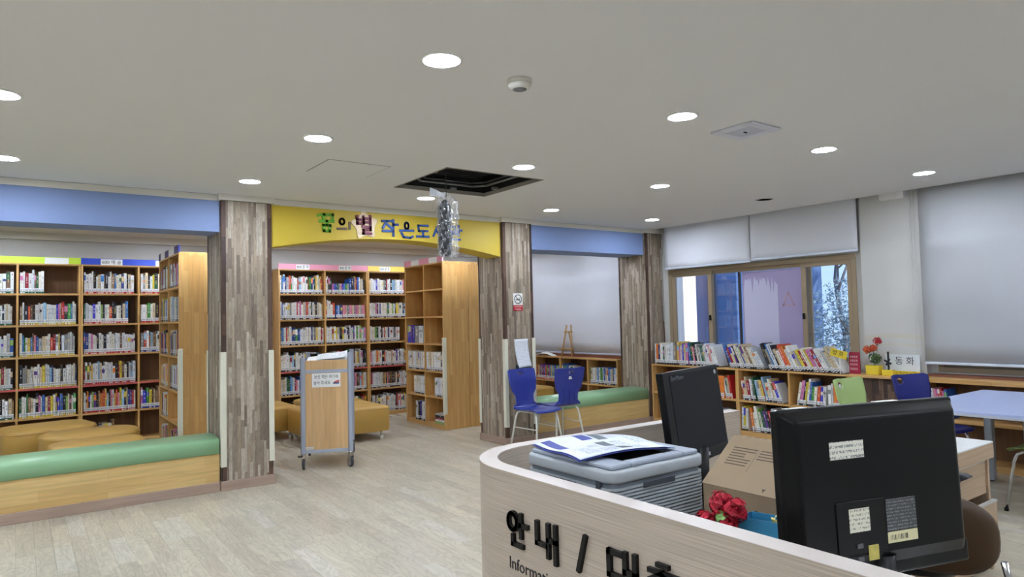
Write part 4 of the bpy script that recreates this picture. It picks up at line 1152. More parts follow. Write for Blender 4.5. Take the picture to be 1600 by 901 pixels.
# ---- ottomans
def rounded(x0, x1, y0, y1, r_, n=7):
    out = []
    for cx_, cy_, a0 in ((x1 - r_, y1 - r_, 0), (x0 + r_, y1 - r_, 90), (x0 + r_, y0 + r_, 180), (x1 - r_, y0 + r_, 270)):
        for k in range(n + 1):
            a = R(a0 + 90 * k / n); out.append((cx_ + r_ * math.cos(a), cy_ + r_ * math.sin(a)))
    return out
def ottoman(lab, cx_, cy_, w, d_, rz, r_, legs, group, zt=.42, zb=.11):
    p = thing('ottoman', (cx_, cy_, 0), lab, 'ottoman', rz, group)
    b = MB()
    loops = []
    for (ins, z_) in ((.012, zb), (0, zb + .015), (0, zt - .03), (.006, zt - .012), (.022, zt - .002), (.05, zt + .006), (.5 * min(w, d_) - .01, zt + .012)):
        loops.append([(x * (1 - 2 * ins / w), y * (1 - 2 * ins / d_), z_) for x, y in rounded(-w / 2, w / 2, -d_ / 2, d_ / 2, r_)])
    n = len(loops[0]); vs_ = [q for l in loops for q in l]; fs = []
    for i in range(len(loops) - 1):
        for k in range(n):
            fs.append((i * n + k, i * n + (k + 1) % n, (i + 1) * n + (k + 1) % n, (i + 1) * n + k))
    b._add(vs_, fs, smooth=True); b._add(loops[-1], [tuple(range(n))]); b._add(loops[0], [tuple(range(n))[::-1]])
    body = b.build('seat_block', M_mustard, p, world=False)
    b = MB(); pts = [(x * 1.002, y * 1.002, zt - .03) for x, y in rounded(-w / 2, w / 2, -d_ / 2, d_ / 2, r_)]
    b.tube(pts + [pts[0]], .004, 6, cap=False); b.build('piping', M_mustard, body, world=False)
    for sx, sy in ((-1, -1), (1, -1), (-1, 1), (1, 1)):
        x, y = sx * (w / 2 - .09), sy * (d_ / 2 - .09)
        b = MB(); b.lathe([(.014, zb + .005), (.014, .035)], x, y, n=12); l = b.build('leg', M_chrome, p, world=False)
        b = MB(); b.lathe([(.012, .05), (.022, .042), (.027, .022), (.024, .0)], x, y, n=14); b.build('foot', M_wtube, l, world=False)
    return p
gO = 'mustard ottomans in the shelf bays'
ottoman('mustard ottoman right of the book cart, nearest the arch', 3.32, 8.38, 1.04, .86, 0, .05, True, gO)
ottoman('mustard ottoman behind the one right of the book cart', 3.50, 9.22, .76, .70, 0, .05, True, gO, zt=.425)
ottoman('mustard ottoman seen left of the book cart beside the pillar', 2.50, 9.225, .94, .76, 0, .05, True, gO)
ottoman('rounded mustard ottoman farthest back behind the long green bench', .26, 9.03, .88, .70, R(12), .20, False, gO, zt=.44)
ottoman('rounded mustard ottoman, middle of three behind the long green bench', .62, 8.30, .88, .58, R(2), .22, False, gO, zt=.43)
ottoman('rounded mustard ottoman nearest behind the long green bench', .62, 7.55, .78, .50, R(0), .20, False, gO, zt=.43)
ottoman('mustard ottoman behind the short green bench by the blue chairs', 6.32, 8.5, .80, .70, 0, .06, True, gO)

# ---- shell chairs
def shell_profile(t):
    """side profile (y forward negative = front, z): t 0 seat front .. 1 backrest top"""
    P = [(-.215, .425), (-.20, .447), (-.12, .455), (0, .448), (.10, .447), (.165, .462), (.200, .51), (.212, .58), (.222, .68), (.240, .78), (.262, .875), (.268, .895)]
    n = len(P) - 1; f = t * n; i = min(int(f), n - 1); u_ = f - i
    def cr(a, b_, c, d_): return .5 * (2 * b_ + (c - a) * u_ + (2 * a - 5 * b_ + 4 * c - d_) * u_ ** 2 + (3 * b_ - a - 3 * c + d_) * u_ ** 3)
    g = lambda k: P[max(0, min(n, k))]
    return tuple(cr(g(i - 1)[k], g(i)[k], g(i + 1)[k], g(i + 2)[k]) for k in (0, 1))
def shell_half(t, waist):
    K = [(0, .17), (.06, .20), (.25, .21), (.42, .205), (.5, .17), (.56, waist), (.64, waist), (.72, .185), (.8, .205), (.92, .207), (.97, .195), (1, .165)]
    for (a, wa), (b_, wb) in zip(K[:-1], K[1:]):
        if t <= b_:
            u_ = (t - a) / (b_ - a); u_ = u_ * u_ * (3 - 2 * u_)
            return wa + (wb - wa) * u_
    return .15
def chair(lab, loc, rz, shell, tube, waist=.135, hole='slot', ribs=False, hz=.0, sticker=False, cat_group=None, skirt=True, scale=1.0):
    p = thing('shell_chair', loc, lab, 'chair', rz, cat_group)
    def pt(u_, t):
        y, z_ = shell_profile(t); h_ = shell_half(t, waist)
        s = (u_ - .5) * 2
        x = s * h_
        curve = .022 * (s * s) if t > .5 else 0
        dip = .012 * (s * s) if t < .42 else 0
        return x, y - curve, z_ + dip * 1.0
    NU, NV = 20, 60
    hc = (0, .845, .042, .020) if hole == 'slot' else (-.11, .84, .035, .028)
    vs_ = []; keep = []
    V = {}
    def inside(x, z_): return ((x - hc[0]) / hc[2]) ** 2 + ((z_ - hc[1]) / hc[3]) ** 2
    pts = [[list(pt(i / NU, j / NV)) for i in range(NU + 1)] for j in range(NV + 1)]
    b = MB(); fs = []
    flat = [tuple(q) for row in pts for q in row]
    ring = set()
    for j in range(NV):
        for i in range(NU):
            a = j * (NU + 1) + i; q4 = (a, a + 1, a + NU + 2, a + NU + 1)
            c = [sum(flat[k][m_] for k in q4) / 4 for m_ in range(3)]
            if hole and c[2] > .7 and inside(c[0], c[2]) < 1.0:
                ring.update(q4); continue
            fs.append(q4)
    flat = [list(q) for q in flat]
    for k in ring:                                       # snap the hole's rim to an ellipse
        x, y, z_ = flat[k]; d_ = math.sqrt(inside(x, z_)) or 1
        if d_ > .45:
            flat[k][0] = hc[0] + (x - hc[0]) / d_; flat[k][2] = hc[1] + (z_ - hc[1]) / d_
    b._add(flat, fs, smooth=True)
    sh_ = b.build('shell', shell, p, world=False, solid=.009, recalc=True)
    if hole == 'slot':
        for k in (-1, 0, 1):
            MB().box(hc[0] + k * .02 - .003, hc[0] + k * .02 + .003, .243, .256, hc[1] - .019, hc[1] + .019).build('slot_bar', shell, sh_, world=False)
    if ribs:
        for s in (-.55, 0, .55):
            b = MB(); b.tube([(s * shell_half(t, waist) * 1.0, shell_profile(t)[0] + .010 - .022 * s * s, shell_profile(t)[1]) for t in [.46 + .24 * k / 12 for k in range(13)]], .006, 8); b.build('rib', shell, sh_, world=False)
    if sticker:
        MB().prism([(-.02, .765), (.03, .765), (.022, .80), (-.004, .80)], 'y', .249, .2505).build('sticker', M_white, sh_, world=False)
    # tubular legs: two side frames
    for s in (-1, 1):
        x0, x1 = s * .15, s * .20
        b = MB()
        path = [(x1, -.235, 0), (x0 + s * .012, -.185, .36), (x0 + s * .004, -.165, .415), (x0, -.13, .434), (x0, .10, .434), (x0 + s * .004, .145, .415), (x0 + s * .012, .165, .36), (x1, .225, 0)]
        b.tube(path, .0115, 10); l = b.build('leg_frame', tube, p, world=False)
        for y in (-.235, .225):
            b = MB(); b.lathe([(.015, .0), (.015, .02), (.012, .024)], x1, y, n=10); b.build('foot_cap', M_black, l, world=False)
    for y in (-.10, .08):
        b = MB(); b.tube([(-.15, y, .432), (.15, y, .432)], .008, 8); b.build('crossbar', tube, p, world=False)
    for s in (-1, 1):
        b = MB(); b.tube([(s * .172, -.205, .25), (s * .172, .19, .25)], .006, 8); b.build('stretcher', tube, p, world=False)
    return p
gC = 'moulded shell chairs'
chair('royal-blue shell chair with white legs facing the room by the sign pillar', (4.79, 6.17, 0), R(4), M_bshell, M_wtube, hole='slot', cat_group=gC)
chair('royal-blue shell chair turned to the green bench, white sticker on its back', (5.25, 6.30, 0), R(174), M_bshell, M_wtube, hole='slot', ribs=True, sticker=True, cat_group=gC)
chair('light-green shell chair at the table, in front of the low bookcase', (5.90, 2.90, 0), R(-6), M_gshell, M_chrome, waist=.15, hole='hole', cat_group=gC)
chair('navy shell chair at the table, in front of the dark strip panel', (6.53, 2.70, 0), R(-20), M_navy, M_chrome, waist=.15, hole='hole', cat_group=gC)
chair('olive-green shell chair cut by the right picture edge', (6.08, 1.74, 0), R(180), M_olive, M_chrome, waist=.15, hole='hole', cat_group=gC)

# ---- pale blue table
tb = thing('table', (6.27, 2.10, 0), 'pale blue table with grey metal legs at the right', 'table')
MB().prism(rounded(5.50, 7.04, 1.70, 2.50, .04), 'z', .735, .752).build('tabletop', M_tabletop, tb)
MB().prism(rounded(5.495, 7.045, 1.695, 2.505, .044), 'z', .718, .7345).build('edge_band', plain('edge_grey', S(186, 192, 206), .4), tb)
for (x, y) in ((6.80, 2.38), (5.72, 2.38), (6.80, 1.755), (5.72, 1.755)):
    l = MB().prism(rounded(x - .04, x + .04, y - .03, y + .03, .012, 3), 'z', .012, .718).build('leg', plain('table_leg_grey', S(150, 158, 170), .4, metal=.3), tb)
    MB().lathe([(.02, 0), (.02, .012)], x, y, n=12).build('foot', M_black, l)
MB().box(5.76, 6.76, 2.37, 2.39, .66, .718).build('apron', MATS['table_leg_grey'], tb)
MB().box(5.76, 6.76, 1.745, 1.765, .66, .718).build('apron', MATS['table_leg_grey'], tb)

# ================================================================== ON THE SIGN PILLAR
ns = thing('no_smoking_sign', (4.853, FY - .009, 1.578), 'white and red no-smoking sign on the pillar', 'sign')
y_ = FY - .009
MB().box(4.784, 4.922, y_ - .003, y_, 1.645, 1.786).build('sign_plate', M_white, ns)
MB().box(4.784, 4.922, y_ - .003, y_, 1.578, 1.643).build('red_plate', M_red, ns)
to_pl = lambda q, z_, d_: (q, y_ - .003 - d_, z_)
b = MB(); b.stroke([(4.853 + .052 * math.cos(a), 1.716 + .052 * math.sin(a)) for a in [2 * math.pi * k / 24 for k in range(25)]], .009, to_pl, 0, .0008)
b.stroke([(4.853 - .036, 1.716 + .036), (4.853 + .036, 1.716 - .036)], .008, to_pl, 0, .0008); b.build('prohibition_ring', plain('ring_dark', S(52, 44, 60), .5), ns, recalc=False)
b = MB(); b.stroke([(4.825, 1.71), (4.88, 1.71)], .011, to_pl, 0, .0005); b.stroke([(4.872, 1.722), (4.886, 1.738)], .005, to_pl, 0, .0005); b.build('cigarette', M_ink, ns, recalc=False)
text('이곳은 금연구역입니다', .019, frameM((4.853, y_ - .0036, 1.625), (1, 0, 0), (0, 0, 1)), M_white, ns, sx=.62)
text('No Smoking', .02, frameM((4.853, y_ - .0036, 1.597), (1, 0, 0), (0, 0, 1)), M_white, ns, sx=.8)
nt_ = thing('notice_sheet', (4.9, FY - .01, .9), 'white printed notice sheet curling off the pillar above the blue chair', 'notice')
b = MB(); b.grid(lambda u_, v_: (4.782 + .205 * u_ + .03 * (1 - v_) ** 2, FY - .012 - .05 * (1 - v_) ** 2 * (1 - .4 * u_), 1.237 - .34 * (1 - v_) + .012 * u_ * (1 - v_)), 10, 14)
b.build('sheet', print_mat('notice_print', S(226, 230, 236), S(150, 156, 170), 240, 120, .54, 'XZ', frac=.8), nt_, recalc=False, solid=.001)
MB().box(4.80, 5.02, FY - .012, FY - .009, .86, .93).build('clip_board', plain('slate_clip', S(70, 84, 92), .6), nt_)

# ================================================================== EASEL, LEDGE ITEMS
es = thing('easel', (7.27, 8.50, .835), 'small wooden table easel on the low bookcase', 'easel')
M_es = wood('easel_wood', S(196, 158, 104), S(180, 140, 88), 'z', stave=(2, .5), grain=80)
ex, ey, ez = 7.24, 8.47, .8355
def bar(b, p0, p1, w): b.tube([p0, p1], w, 4)
for s in (-1, 1):
    b = MB(); bar(b, (ex, ey + s * .125, ez), (ex + .06, ey + s * .055, ez + .52), .013); b.build('front_leg', M_es, es)
b = MB(); bar(b, (ex + .16, ey, ez), (ex + .055, ey, ez + .40), .011); b.build('rear_leg', M_es, es)
b = MB(); b.box(ex + .03, ex + .06, ey - .09, ey + .09, ez + .395, ez + .42); b.build('crossbar', M_es, es)
b = MB(); b.box(ex - .025, ex + .03, ey - .14, ey + .16, ez + .115, ez + .135); b.build('tray', M_es, es)
hood = thing('paper_roll', (7.27, 8.98, .8355), 'crumpled white paper on the low bookcase near the easel', 'paper')
b = MB(); b.grid(lambda u_, v_: (7.22 + .12 * v_, 9.24 - .42 * u_, .836 + .062 * math.sin(math.pi * min(1, u_ * 1.05)) ** .7 * (.6 + .4 * math.sin(v_ * math.pi)) + .004 * math.sin(u_ * 30)), 20, 8); b.build('sheet', M_white, hood, recalc=False, solid=.002)

rc = thing('standing_card', (7.22, 3.742, .8155), 'dark red standing card with white lettering on the ledge', 'card')
MB().prism(rounded(3.685, 3.80, .816, 1.045, .012, 3), 'x', 7.212, 7.224).build('card', plain('card_red', S(158, 28, 60), .5), rc)
b = MB()
for k in range(4):
    for j in range(4): b.box(7.2105, 7.212, 3.773 - j * .021, 3.787 - j * .021, .86 + k * .042, .884 + k * .042)
b.build('white_print', print_mat('card_print', S(158, 28, 60), S(236, 214, 216), 420, 160, .42, 'YZ'), rc)

fp = thing('flower_pot', (7.24, 3.56, .8155), 'yellow pot of orange and red artificial flowers on the ledge', 'flowers')
MB().prism([(3.485, .8155), (3.61, .8155), (3.618, .915), (3.477, .915)], 'x', 7.18, 7.28).build('pot', plain('pot_yellow', S(228, 202, 52), .45), fp, bevel=.006)
def leafball(b, c, r_, n, cols, s0, s1, rr):
    for _ in range(n):
        d_ = Vector((rr.gauss(0, 1), rr.gauss(0, 1), rr.gauss(0, 1))).normalized(); p_ = Vector(c) + d_ * r_ * rr.random() ** .4
        e = d_.orthogonal().normalized(); f_ = d_.cross(e); s = rr.uniform(s0, s1)
        a = rr.random() * 6.28; e, f_ = e * math.cos(a) + f_ * math.sin(a), f_ * math.cos(a) - e * math.sin(a)
        b._add([p_ - e * s, p_ + f_ * s * .6 + d_ * s * .3, p_ + e * s, p_ - f_ * s * .6 + d_ * s * .3], [(0, 1, 2, 3)], col=rr.choice(cols))
rr2 = random.Random(8)
b = MB(); leafball(b, (7.22, 3.53, .99), .062, 90, [S(66, 92, 48), S(88, 118, 60), S(50, 72, 42)], .012, .026, rr2); tag(b.build('leaves', attr_mat('leaf', .6), fp, recalc=False), kind='stuff')
for (c, cols, r_) in (((7.20, 3.595, 1.075), [S(222, 92, 40), S(206, 70, 36), S(230, 116, 60)], .042), ((7.20, 3.535, 1.095), [S(226, 100, 50), S(210, 80, 40)], .036), ((7.21, 3.49, 1.165), [S(196, 36, 40), S(170, 28, 36)], .042)):
    b = MB(); leafball(b, c, r_, 60, cols, .012, .022, rr2); h_ = b.build('flower_head', attr_mat('leaf', .6), fp, recalc=False)
    b = MB(); b.tube([(7.23, 3.54, .9), ((c[0] + 7.23) / 2, (c[1] + 3.54) / 2, 1.0), c], .003, 6); b.build('stem', plain('stem_green', S(84, 120, 60), .6), fp)
fd = thing('figurine_stand', (7.23, 3.39, .8155), 'small yellow ornament with dark windmill figure beside the flower pot', 'ornament')
MB().box(7.19, 7.26, 3.345, 3.455, .8155, .875).build('base', MATS['pot_yellow'], fd, bevel=.006)
MB().box(7.205, 7.22, 3.385, 3.40, .84, 1.06).build('post', M_ink, fd)
for a in range(4):
    M = Matrix.Translation((7.20, 3.392, .955)) @ Matrix.Rotation(a * math.pi / 2 + .5, 4, 'X')
    MB().box(-.004, .004, -.009, .009, .004, .038, M=M).build('vane', M_ink, fd)
sg = thing('ledge_sign', (7.27, 3.25, .8155), 'white acrylic sign lettered in Korean on the ledge beside the flowers', 'sign')
MB().box(7.30, 7.306, 3.13, 3.46, .816, 1.03).build('plate', plain('acrylic_white', S(222, 228, 230), .3), sg)
MB().box(7.298, 7.2995, 3.13, 3.46, .816, .862).build('yellow_strip', MATS['pot_yellow'], sg)
text('동 화', .09, frameM((7.2992, 3.275, .96), (0, -1, 0), (0, 0, 1)), M_ink, sg)
text('작은도서관', .035, frameM((7.2975, 3.25, .838), (0, -1, 0), (0, 0, 1)), M_ink, sg)
ym = thing('subject_sign', (7.18, 3.83, .8155), 'yellow subject card tucked into the leaning picture books', 'sign')
Mq = Matrix.Translation((7.148, 3.885, 1.03)) @ Matrix.Rotation(R(14), 4, 'X')
MB().box(-.002, .002, -.10, .085, -.042, .042, M=Mq).build('card', MATS['pot_yellow'], ym, bevel=.001)
MB().box(7.149, 7.151, 3.862, 3.874, .8115, 1.0).build('card_stem', M_white, ym)
text('명 화', .06, Mq @ frameM((-.003, 0, .0), (0, -1, 0), (0, 0, 1)), M_ink, ym)

# ================================================================== INFORMATION COUNTER (foreground)
TZ = 1.02
co = thing('information_counter', (1.6, 1.2, 0), 'curved pale-wood information counter with black lettering in the foreground', 'counter')
def counter_path(x0, y1, r_, xe, ys, n=16):
    """plan line: from (x0, ys) up to the rounded corner, then along y1 to xe"""
    out = [(x0, ys)]
    for k in range(n + 1):
        a = R(180 - 90 * k / n); out.append((x0 + r_ + r_ * math.cos(a), y1 - r_ + r_ * math.sin(a)))
    out.append((xe, y1)); return out
o_ = counter_path(1.242, 2.12, .30, 2.86, -.9); i_ = counter_path(1.302, 2.06, .24, 2.86, -.9)
b = MB(); b.prism(o_ + i_[::-1], 'z', .0, TZ - .002, smooth=False)
body = b.build('front_panel', M_lam, co)
b = MB(); b.prism(counter_path(1.2405, 2.1215, .3015, 2.861, -.9) + counter_path(1.3035, 2.0585, .2385, 2.861, -.9)[::-1], 'z', TZ - .002, TZ); b.build('rim', M_rim, co, bevel=.0015)
MB().prism([(1.303, -.9), (2.02, -.9), (2.02, 1.35), (2.86, 1.35), (2.86, 2.058), (1.55, 2.058), (1.36, 1.97), (1.303, 1.8)], 'z', .675, .70).build('worktop', plain('worktop_white', S(222, 220, 214), .45), co)
MB().box(2.0, 2.02, -.9, 1.33, 0, .675).build('inner_panel', M_lam, co)
MB().box(2.84, 2.86, 1.36, 2.05, 0, .675).build('inner_panel', M_lam, co)
def to_ctr(q, z_, d_): return (1.242 - d_, -q, z_)
def cglyph(strokes, y0, z0, w, h, sw, rings=()):
    b = MB()
    for s in strokes: b.stroke([(-y0 + u_ * w, z0 + v_ * h) for u_, v_ in s], sw, to_ctr, 0, .011)
    for (cu, cv, ru, rv) in rings:
        b.stroke([(-y0 + (cu + ru * math.cos(a)) * w, z0 + (cv + rv * math.sin(a)) * h) for a in [2 * math.pi * k / 20 for k in range(21)]], sw * .92, to_ctr, 0, .011)
    return b.build('raised_letter', M_black, co, recalc=False)
SW = .0145
cglyph([[(.66, .95), (.66, .32)], [(.66, .66), (.93, .66)], [(.26, .26), (.26, .03), (.70, .03)]], 1.748, .805, .105, .10, SW, rings=[(.27, .70, .21, .24)])
cglyph([[(.06, .93), (.06, .36), (.5, .36)], [(.55, .95), (.55, .08)], [(.86, .97), (.86, -.03)], [(.55, .55), (.86, .55)]], 1.606, .805, .105, .10, SW)
cglyph([[(.45, .95), (.05, .03)]], 1.422, .810, .07, .10, SW * .95)
cglyph([[(.5, .9), (.06, .9), (.06, .32), (.46, .32)], [(.6, .95), (.6, .06)], [(.92, .97), (.92, -.03)], [(.6, .52), (.92, .52)]], 1.305, .805, .105, .10, SW)
cglyph([[(.35, 1.0), (.62, 1.0)], [(.1, .82), (.88, .82)], [(.48, .82), (.12, .62)], [(.48, .82), (.86, .62)], [(.0, .5), (1.0, .5)], [(.5, .5), (.5, .4)], [(.12, .34), (.85, .34), (.85, .2), (.14, .2), (.14, .03), (.9, .03)]], 1.170, .805, .105, .10, SW * .8)
text('Information', .052, frameM((1.2405, 1.752, .742), (0, -1, 0), (0, 0, 1)), M_ink, co, name='printed_letters', align='LEFT', extrude=.0006)

# ---- laser printer
px0, px1, py0, py1 = 1.375, 1.800, 1.425, 1.845
pz0, pz1 = .702, 1.062
pr_ = thing('laser_printer', ((px0 + px1) / 2, (py0 + py1) / 2, pz0), 'grey ribbed laser printer behind the counter rim', 'printer')
MB().prism(rounded(px0 + .012, px1 - .012, py0 + .012, py1 - .012, .03, 5), 'z', pz0, pz1 - .05).build('body', plain('printer_groove', S(112, 120, 128), .5), pr_)
b = MB()
# top cover: rounded lid with a sunken output bay
lo = rounded(px0, px1, py0, py1, .045, 6)
b.prism(lo, 'z', pz1 - .050, pz1 - .014, smooth=True)
lid = b.build('top_cover', M_pgrey, pr_, bevel=.008, seg=3)
b = MB()
for q in ((px0 + .02, px0 + .10, py0 + .02, py1 - .02), (px1 - .09, px1 - .02, py0 + .02, py1 - .02), (px0 + .10, px1 - .09, py0 + .02, py0 + .06), (px0 + .10, px1 - .09, py1 - .05, py1 - .02)):
    b.box(q[0], q[1], q[2], q[3], pz1 - .0142, pz1)
b.build('lid_frame', plain('printer_lid_blue', S(158, 166, 178), .45), lid, bevel=.004)
MB().box(px0 + .10, px1 - .09, py0 + .06, py1 - .05, pz1 - .0142, pz1 - .013).build('output_bay', M_black, lid)
# ribs on the two visible sides
nr = 27
for k in range(nr):
    z_ = pz0 + .02 + k * (pz1 - .06 - pz0 - .02) / nr
    if z_ > .80:
        b = MB(); b.prism(rounded(px0 + .004, px1 - .004, py0 + .004, py1 - .004, .036, 5), 'z', z_, z_ + .006); b.build('rib', M_pgrey, pr_)
MB().box(px0 + .0005, px0 + .004, 1.48, 1.485, .80, pz1 - .056).build('seam', M_pdark, pr_)
MB().box(px0 + .001, px0 + .0045, py0 + .052, py0 + .072, .99, 1.025).build('status_window', M_pdark, pr_, bevel=.001)
for k in range(6):
    MB().box(px0 + .0005, px0 + .0045, 1.585, 1.715, .925 + k * .0125, .932 + k * .0125).build('vent_slot', M_pdark, pr_)
MB().box(px0 + .13, px0 + .27, py0 + .0008, py0 + .004, .985, 1.004).build('grip_recess', M_pdark, pr_, bevel=.002)
MB().box(px0 + .05, px1 - .02, py0 + .001, py0 + .0045, .855, .858).build('seam', M_pdark, pr_)
# newspaper on the printer
nw = thing('newspaper', (1.56, 1.66, pz1), 'folded newspaper lying open on the grey printer', 'newspaper', R(-10))
def newsp(u_, v_, dz=0, sx=.36, sy=.30, ox=0, oy=0):
    x = -sx / 2 + sx * u_ + ox; y = -sy / 2 + sy * v_ + oy
    return (x, y, .0035 + dz + .010 * math.sin(u_ * math.pi) + .012 * max(0, .3 - u_) * math.sin(v_ * 3) + .004 * math.sin(v_ * 7 + u_ * 3) + .012 * max(0, u_ - .75) * (1 - v_))
M_news = print_mat('news_print', S(218, 224, 236), S(120, 128, 142), 230, 150, .5, 'XY', frac=.85)
M_pic = plain('news_photo', S(96, 104, 112), .6, noise=.5, scale=60); M_nblue = plain('news_blue', S(52, 66, 148), .55, noise=.3, scale=30)
b = MB(); b.grid(lambda u_, v_: newsp(u_, v_), 18, 14); b.build('inner_sheet', M_nblue, nw, world=False, recalc=False, solid=.0016)
b = MB(); b.grid(lambda u_, v_: newsp(u_ * .985 + .012, v_, .005), 18, 14); b.build('front_page', plain('news_paper', S(222, 227, 238), .6, noise=.03), nw, world=False, recalc=False, solid=.0008)
for (u0, u1, v0, v1, mt) in ((.05, .15, .5, .95, M_nblue), (.18, .38, .55, .95, MATS['news_paper']), (.40, .52, .72, .97, M_nblue), (.55, .66, .66, .97, M_pic), (.68, .80, .70, .95, M_news), (.83, .97, .40, .97, M_news),
                             (.30, .42, .36, .52, M_news), (.45, .56, .34, .58, M_pic), (.59, .72, .34, .56, M_news), (.12, .27, .08, .40, M_news), (.30, .45, .06, .26, M_news), (.48, .60, .08, .26, M_pic), (.63, .79, .06, .28, M_news)):
    b = MB(); b.grid(lambda u_, v_: newsp(.012 + .985 * (u0 + (u1 - u0) * u_), v0 + (v1 - v0) * v_, .0062), 5, 5); b.build('print_block', mt, nw, world=False, recalc=False)

# ---- monitor seen from behind
A = Vector((1.408, .915, 1.272)); D_ = Vector((.956, -.292, 0)).normalized(); Nn = Vector((D_.y, -D_.x, 0))   # Nn: towards the camera side (back of the monitor)
Nn = Vector((-.292, -.956, 0))
mw, mh = .545, .40
m1 = thing('monitor', (1.64, .86, .70), 'large black monitor seen from behind with white stickers', 'monitor')
tilt = R(-2.5)
upv = (Vector((0, 0, 1)) * math.cos(tilt) + Nn * math.sin(tilt) * 1.0).normalized()      # leans its top towards the back
# frame: x along width, y out of the back, z up
nb = D_.cross(upv); nb = nb if nb.dot(Nn) > 0 else -nb
top = A
MM = Matrix(((D_.x, nb.x, upv.x, top.x), (D_.y, nb.y, upv.y, top.y), (D_.z, nb.z, upv.z, top.z), (0, 0, 0, 1)))
b = MB(); b.box(0, mw, -.028, .0, -mh, 0, M=MM); b.build('bezel', M_blacks, m1, bevel=.006, seg=3)
b = MB()
b._add([MM @ Vector(q) for q in ((.006, 0, -.006), (mw - .006, 0, -.006), (mw - .006, 0, -mh + .006), (.006, 0, -mh + .006), (.03, .028, -.026), (mw - .03, .028, -.026), (mw - .03, .028, -mh + .06), (.03, .028, -mh + .06))],
       [(0, 1, 5, 4), (1, 2, 6, 5), (2, 3, 7, 6), (3, 0, 4, 7), (4, 5, 6, 7)])
b.build('back_cover', M_blacks, m1, bevel=.008, seg=3)
MB().box(.0, mw, -.02, .012, -mh - .002, -mh + .055, M=MM).build('lower_lip', M_black, m1, bevel=.008, seg=3)
MB().box(.012, mw - .012, -.0292, -.028, -mh + .03, -.012, M=MM).build('screen', plain('screen_glass', S(8, 8, 10), .1), m1)
MB().box(.12, .265, .0285, .031, -mh + .065, -.215, M=MM).build('rear_hatch', M_black, m1, bevel=.002)
MB().box(.155, .215, .0312, .032, -.285, -.232, M=MM).build('sticker', print_mat('sticker_print', S(226, 222, 202), S(150, 146, 130), 300, 200, .52, 'XZ'), m1)
MB().box(.115, .215, .0286, .0294, -.118, -.078, M=MM).build('sticker', print_mat('sticker_print2', S(228, 226, 212), S(140, 140, 134), 260, 160, .5, 'XZ'), m1)
MB().box(.268, .36, .0286, .0294, -.295, -.222, M=MM).build('rating_label', print_mat('rating_print', S(62, 64, 66), S(116, 118, 120), 320, 260, .5, 'XZ'), m1)
bl = MB().box(.268, .36, .0286, .0296, -.322, -.297, M=MM).build('barcode_label', plain('label_cream', S(214, 206, 164), .6), m1)
for k in range(12):
    MB().box(.276 + k * .0045, .276 + k * .0045 + rnd.choice((.001, .002, .003)), .0296, .0299, -.316, -.304, M=MM).build('barcode_bar', M_ink, bl)
MB().box(.205, .235, .0312, .032, -.352, -.318, M=MM).build('sticker', plain('sticker_gold', S(190, 176, 90), .5, noise=.4, scale=60), m1)
for z_ in (-.315, -.345):
    MB().box(.172, .188, .0312, .034, z_ - .006, z_ + .004, M=MM).build('port', plain('port_grey', S(80, 80, 84), .5), m1)
MB().box(.03, .09, -.02, -.004, .0005, .002, M=MM).build('top_sticker', M_white, m1)
MB().box(.30, .37, -.02, -.004, .0005, .002, M=MM).build('top_sticker', M_white, m1)
sc_ = MM @ Vector((mw * .5, .0, -mh - .0)); st_ = MB()
st_.tube([(sc_.x, sc_.y, .715), (sc_.x, sc_.y, sc_.z + .05)], .03, 14); st_.build('stand_neck', M_black, m1)
MB().lathe([(.12, .70), (.12, .708), (.10, .718), (.03, .722)], sc_.x, sc_.y, n=28).build('stand_foot', M_black, m1)

# ---- second monitor, screen towards the camera
B0 = Vector((1.99, 1.775, 1.274)); D2 = Vector((.968, .252, 0)); N2 = Vector((.252, -.968, 0))
t2 = R(7); u2 = (Vector((0, 0, 1)) * math.cos(t2) - N2 * math.sin(t2)).normalized(); n2 = D2.cross(u2); n2 = n2 if n2.dot(N2) > 0 else -n2
M2 = Matrix(((D2.x, n2.x, u2.x, B0.x), (D2.y, n2.y, u2.y, B0.y), (D2.z, n2.z, u2.z, B0.z), (0, 0, 0, 1)))
m2_ = thing('monitor', (2.25, 1.84, .70), 'black monitor with dark blank screen behind the printer', 'monitor')
w2, h2 = .52, .375
MB().box(0, w2, -.03, 0, -h2, 0, M=M2).build('bezel', M_blacks, m2_, bevel=.004, seg=2)
MB().box(.055, w2 - .016, .0004, .0012, -h2 + .045, -.014, M=M2).build('screen', plain('screen_dark', S(26, 27, 32), .5, spec=.15), m2_)
MB().lathe([(.009, 0), (.009, .002), (.0001, .002)], n=16, M=M2 @ Matrix.Translation((w2 - .04, .001, -.03)) @ Matrix.Rotation(R(-90), 4, 'X')).build('round_badge', plain('badge_silver', S(190, 192, 198), .3, metal=.5), m2_)
text('SyncMaster', .024, M2 @ frameM((.12, .0018, -.028), (1, 0, 0), (0, 0, 1)), plain('logo_grey', S(96, 98, 104), .5), m2_)
MB().box(w2 * .46, w2 * .62, .0003, .0009, -h2 + .014, -h2 + .028, M=M2).build('logo_strip', print_mat('logo_print', S(40, 40, 44), S(176, 176, 182), 160, 60, .42, 'XZ'), m2_)
s2_ = M2 @ Vector((w2 / 2, -.02, -h2))
b = MB(); b.tube([(s2_.x, s2_.y, .715), (s2_.x, s2_.y, s2_.z + .06)], .035, 14); b.build('stand_neck', M_black, m2_)
MB().lathe([(.11, .70), (.11, .708), (.09, .716), (.03, .72)], s2_.x, s2_.y, n=28).build('stand_foot', M_black, m2_)

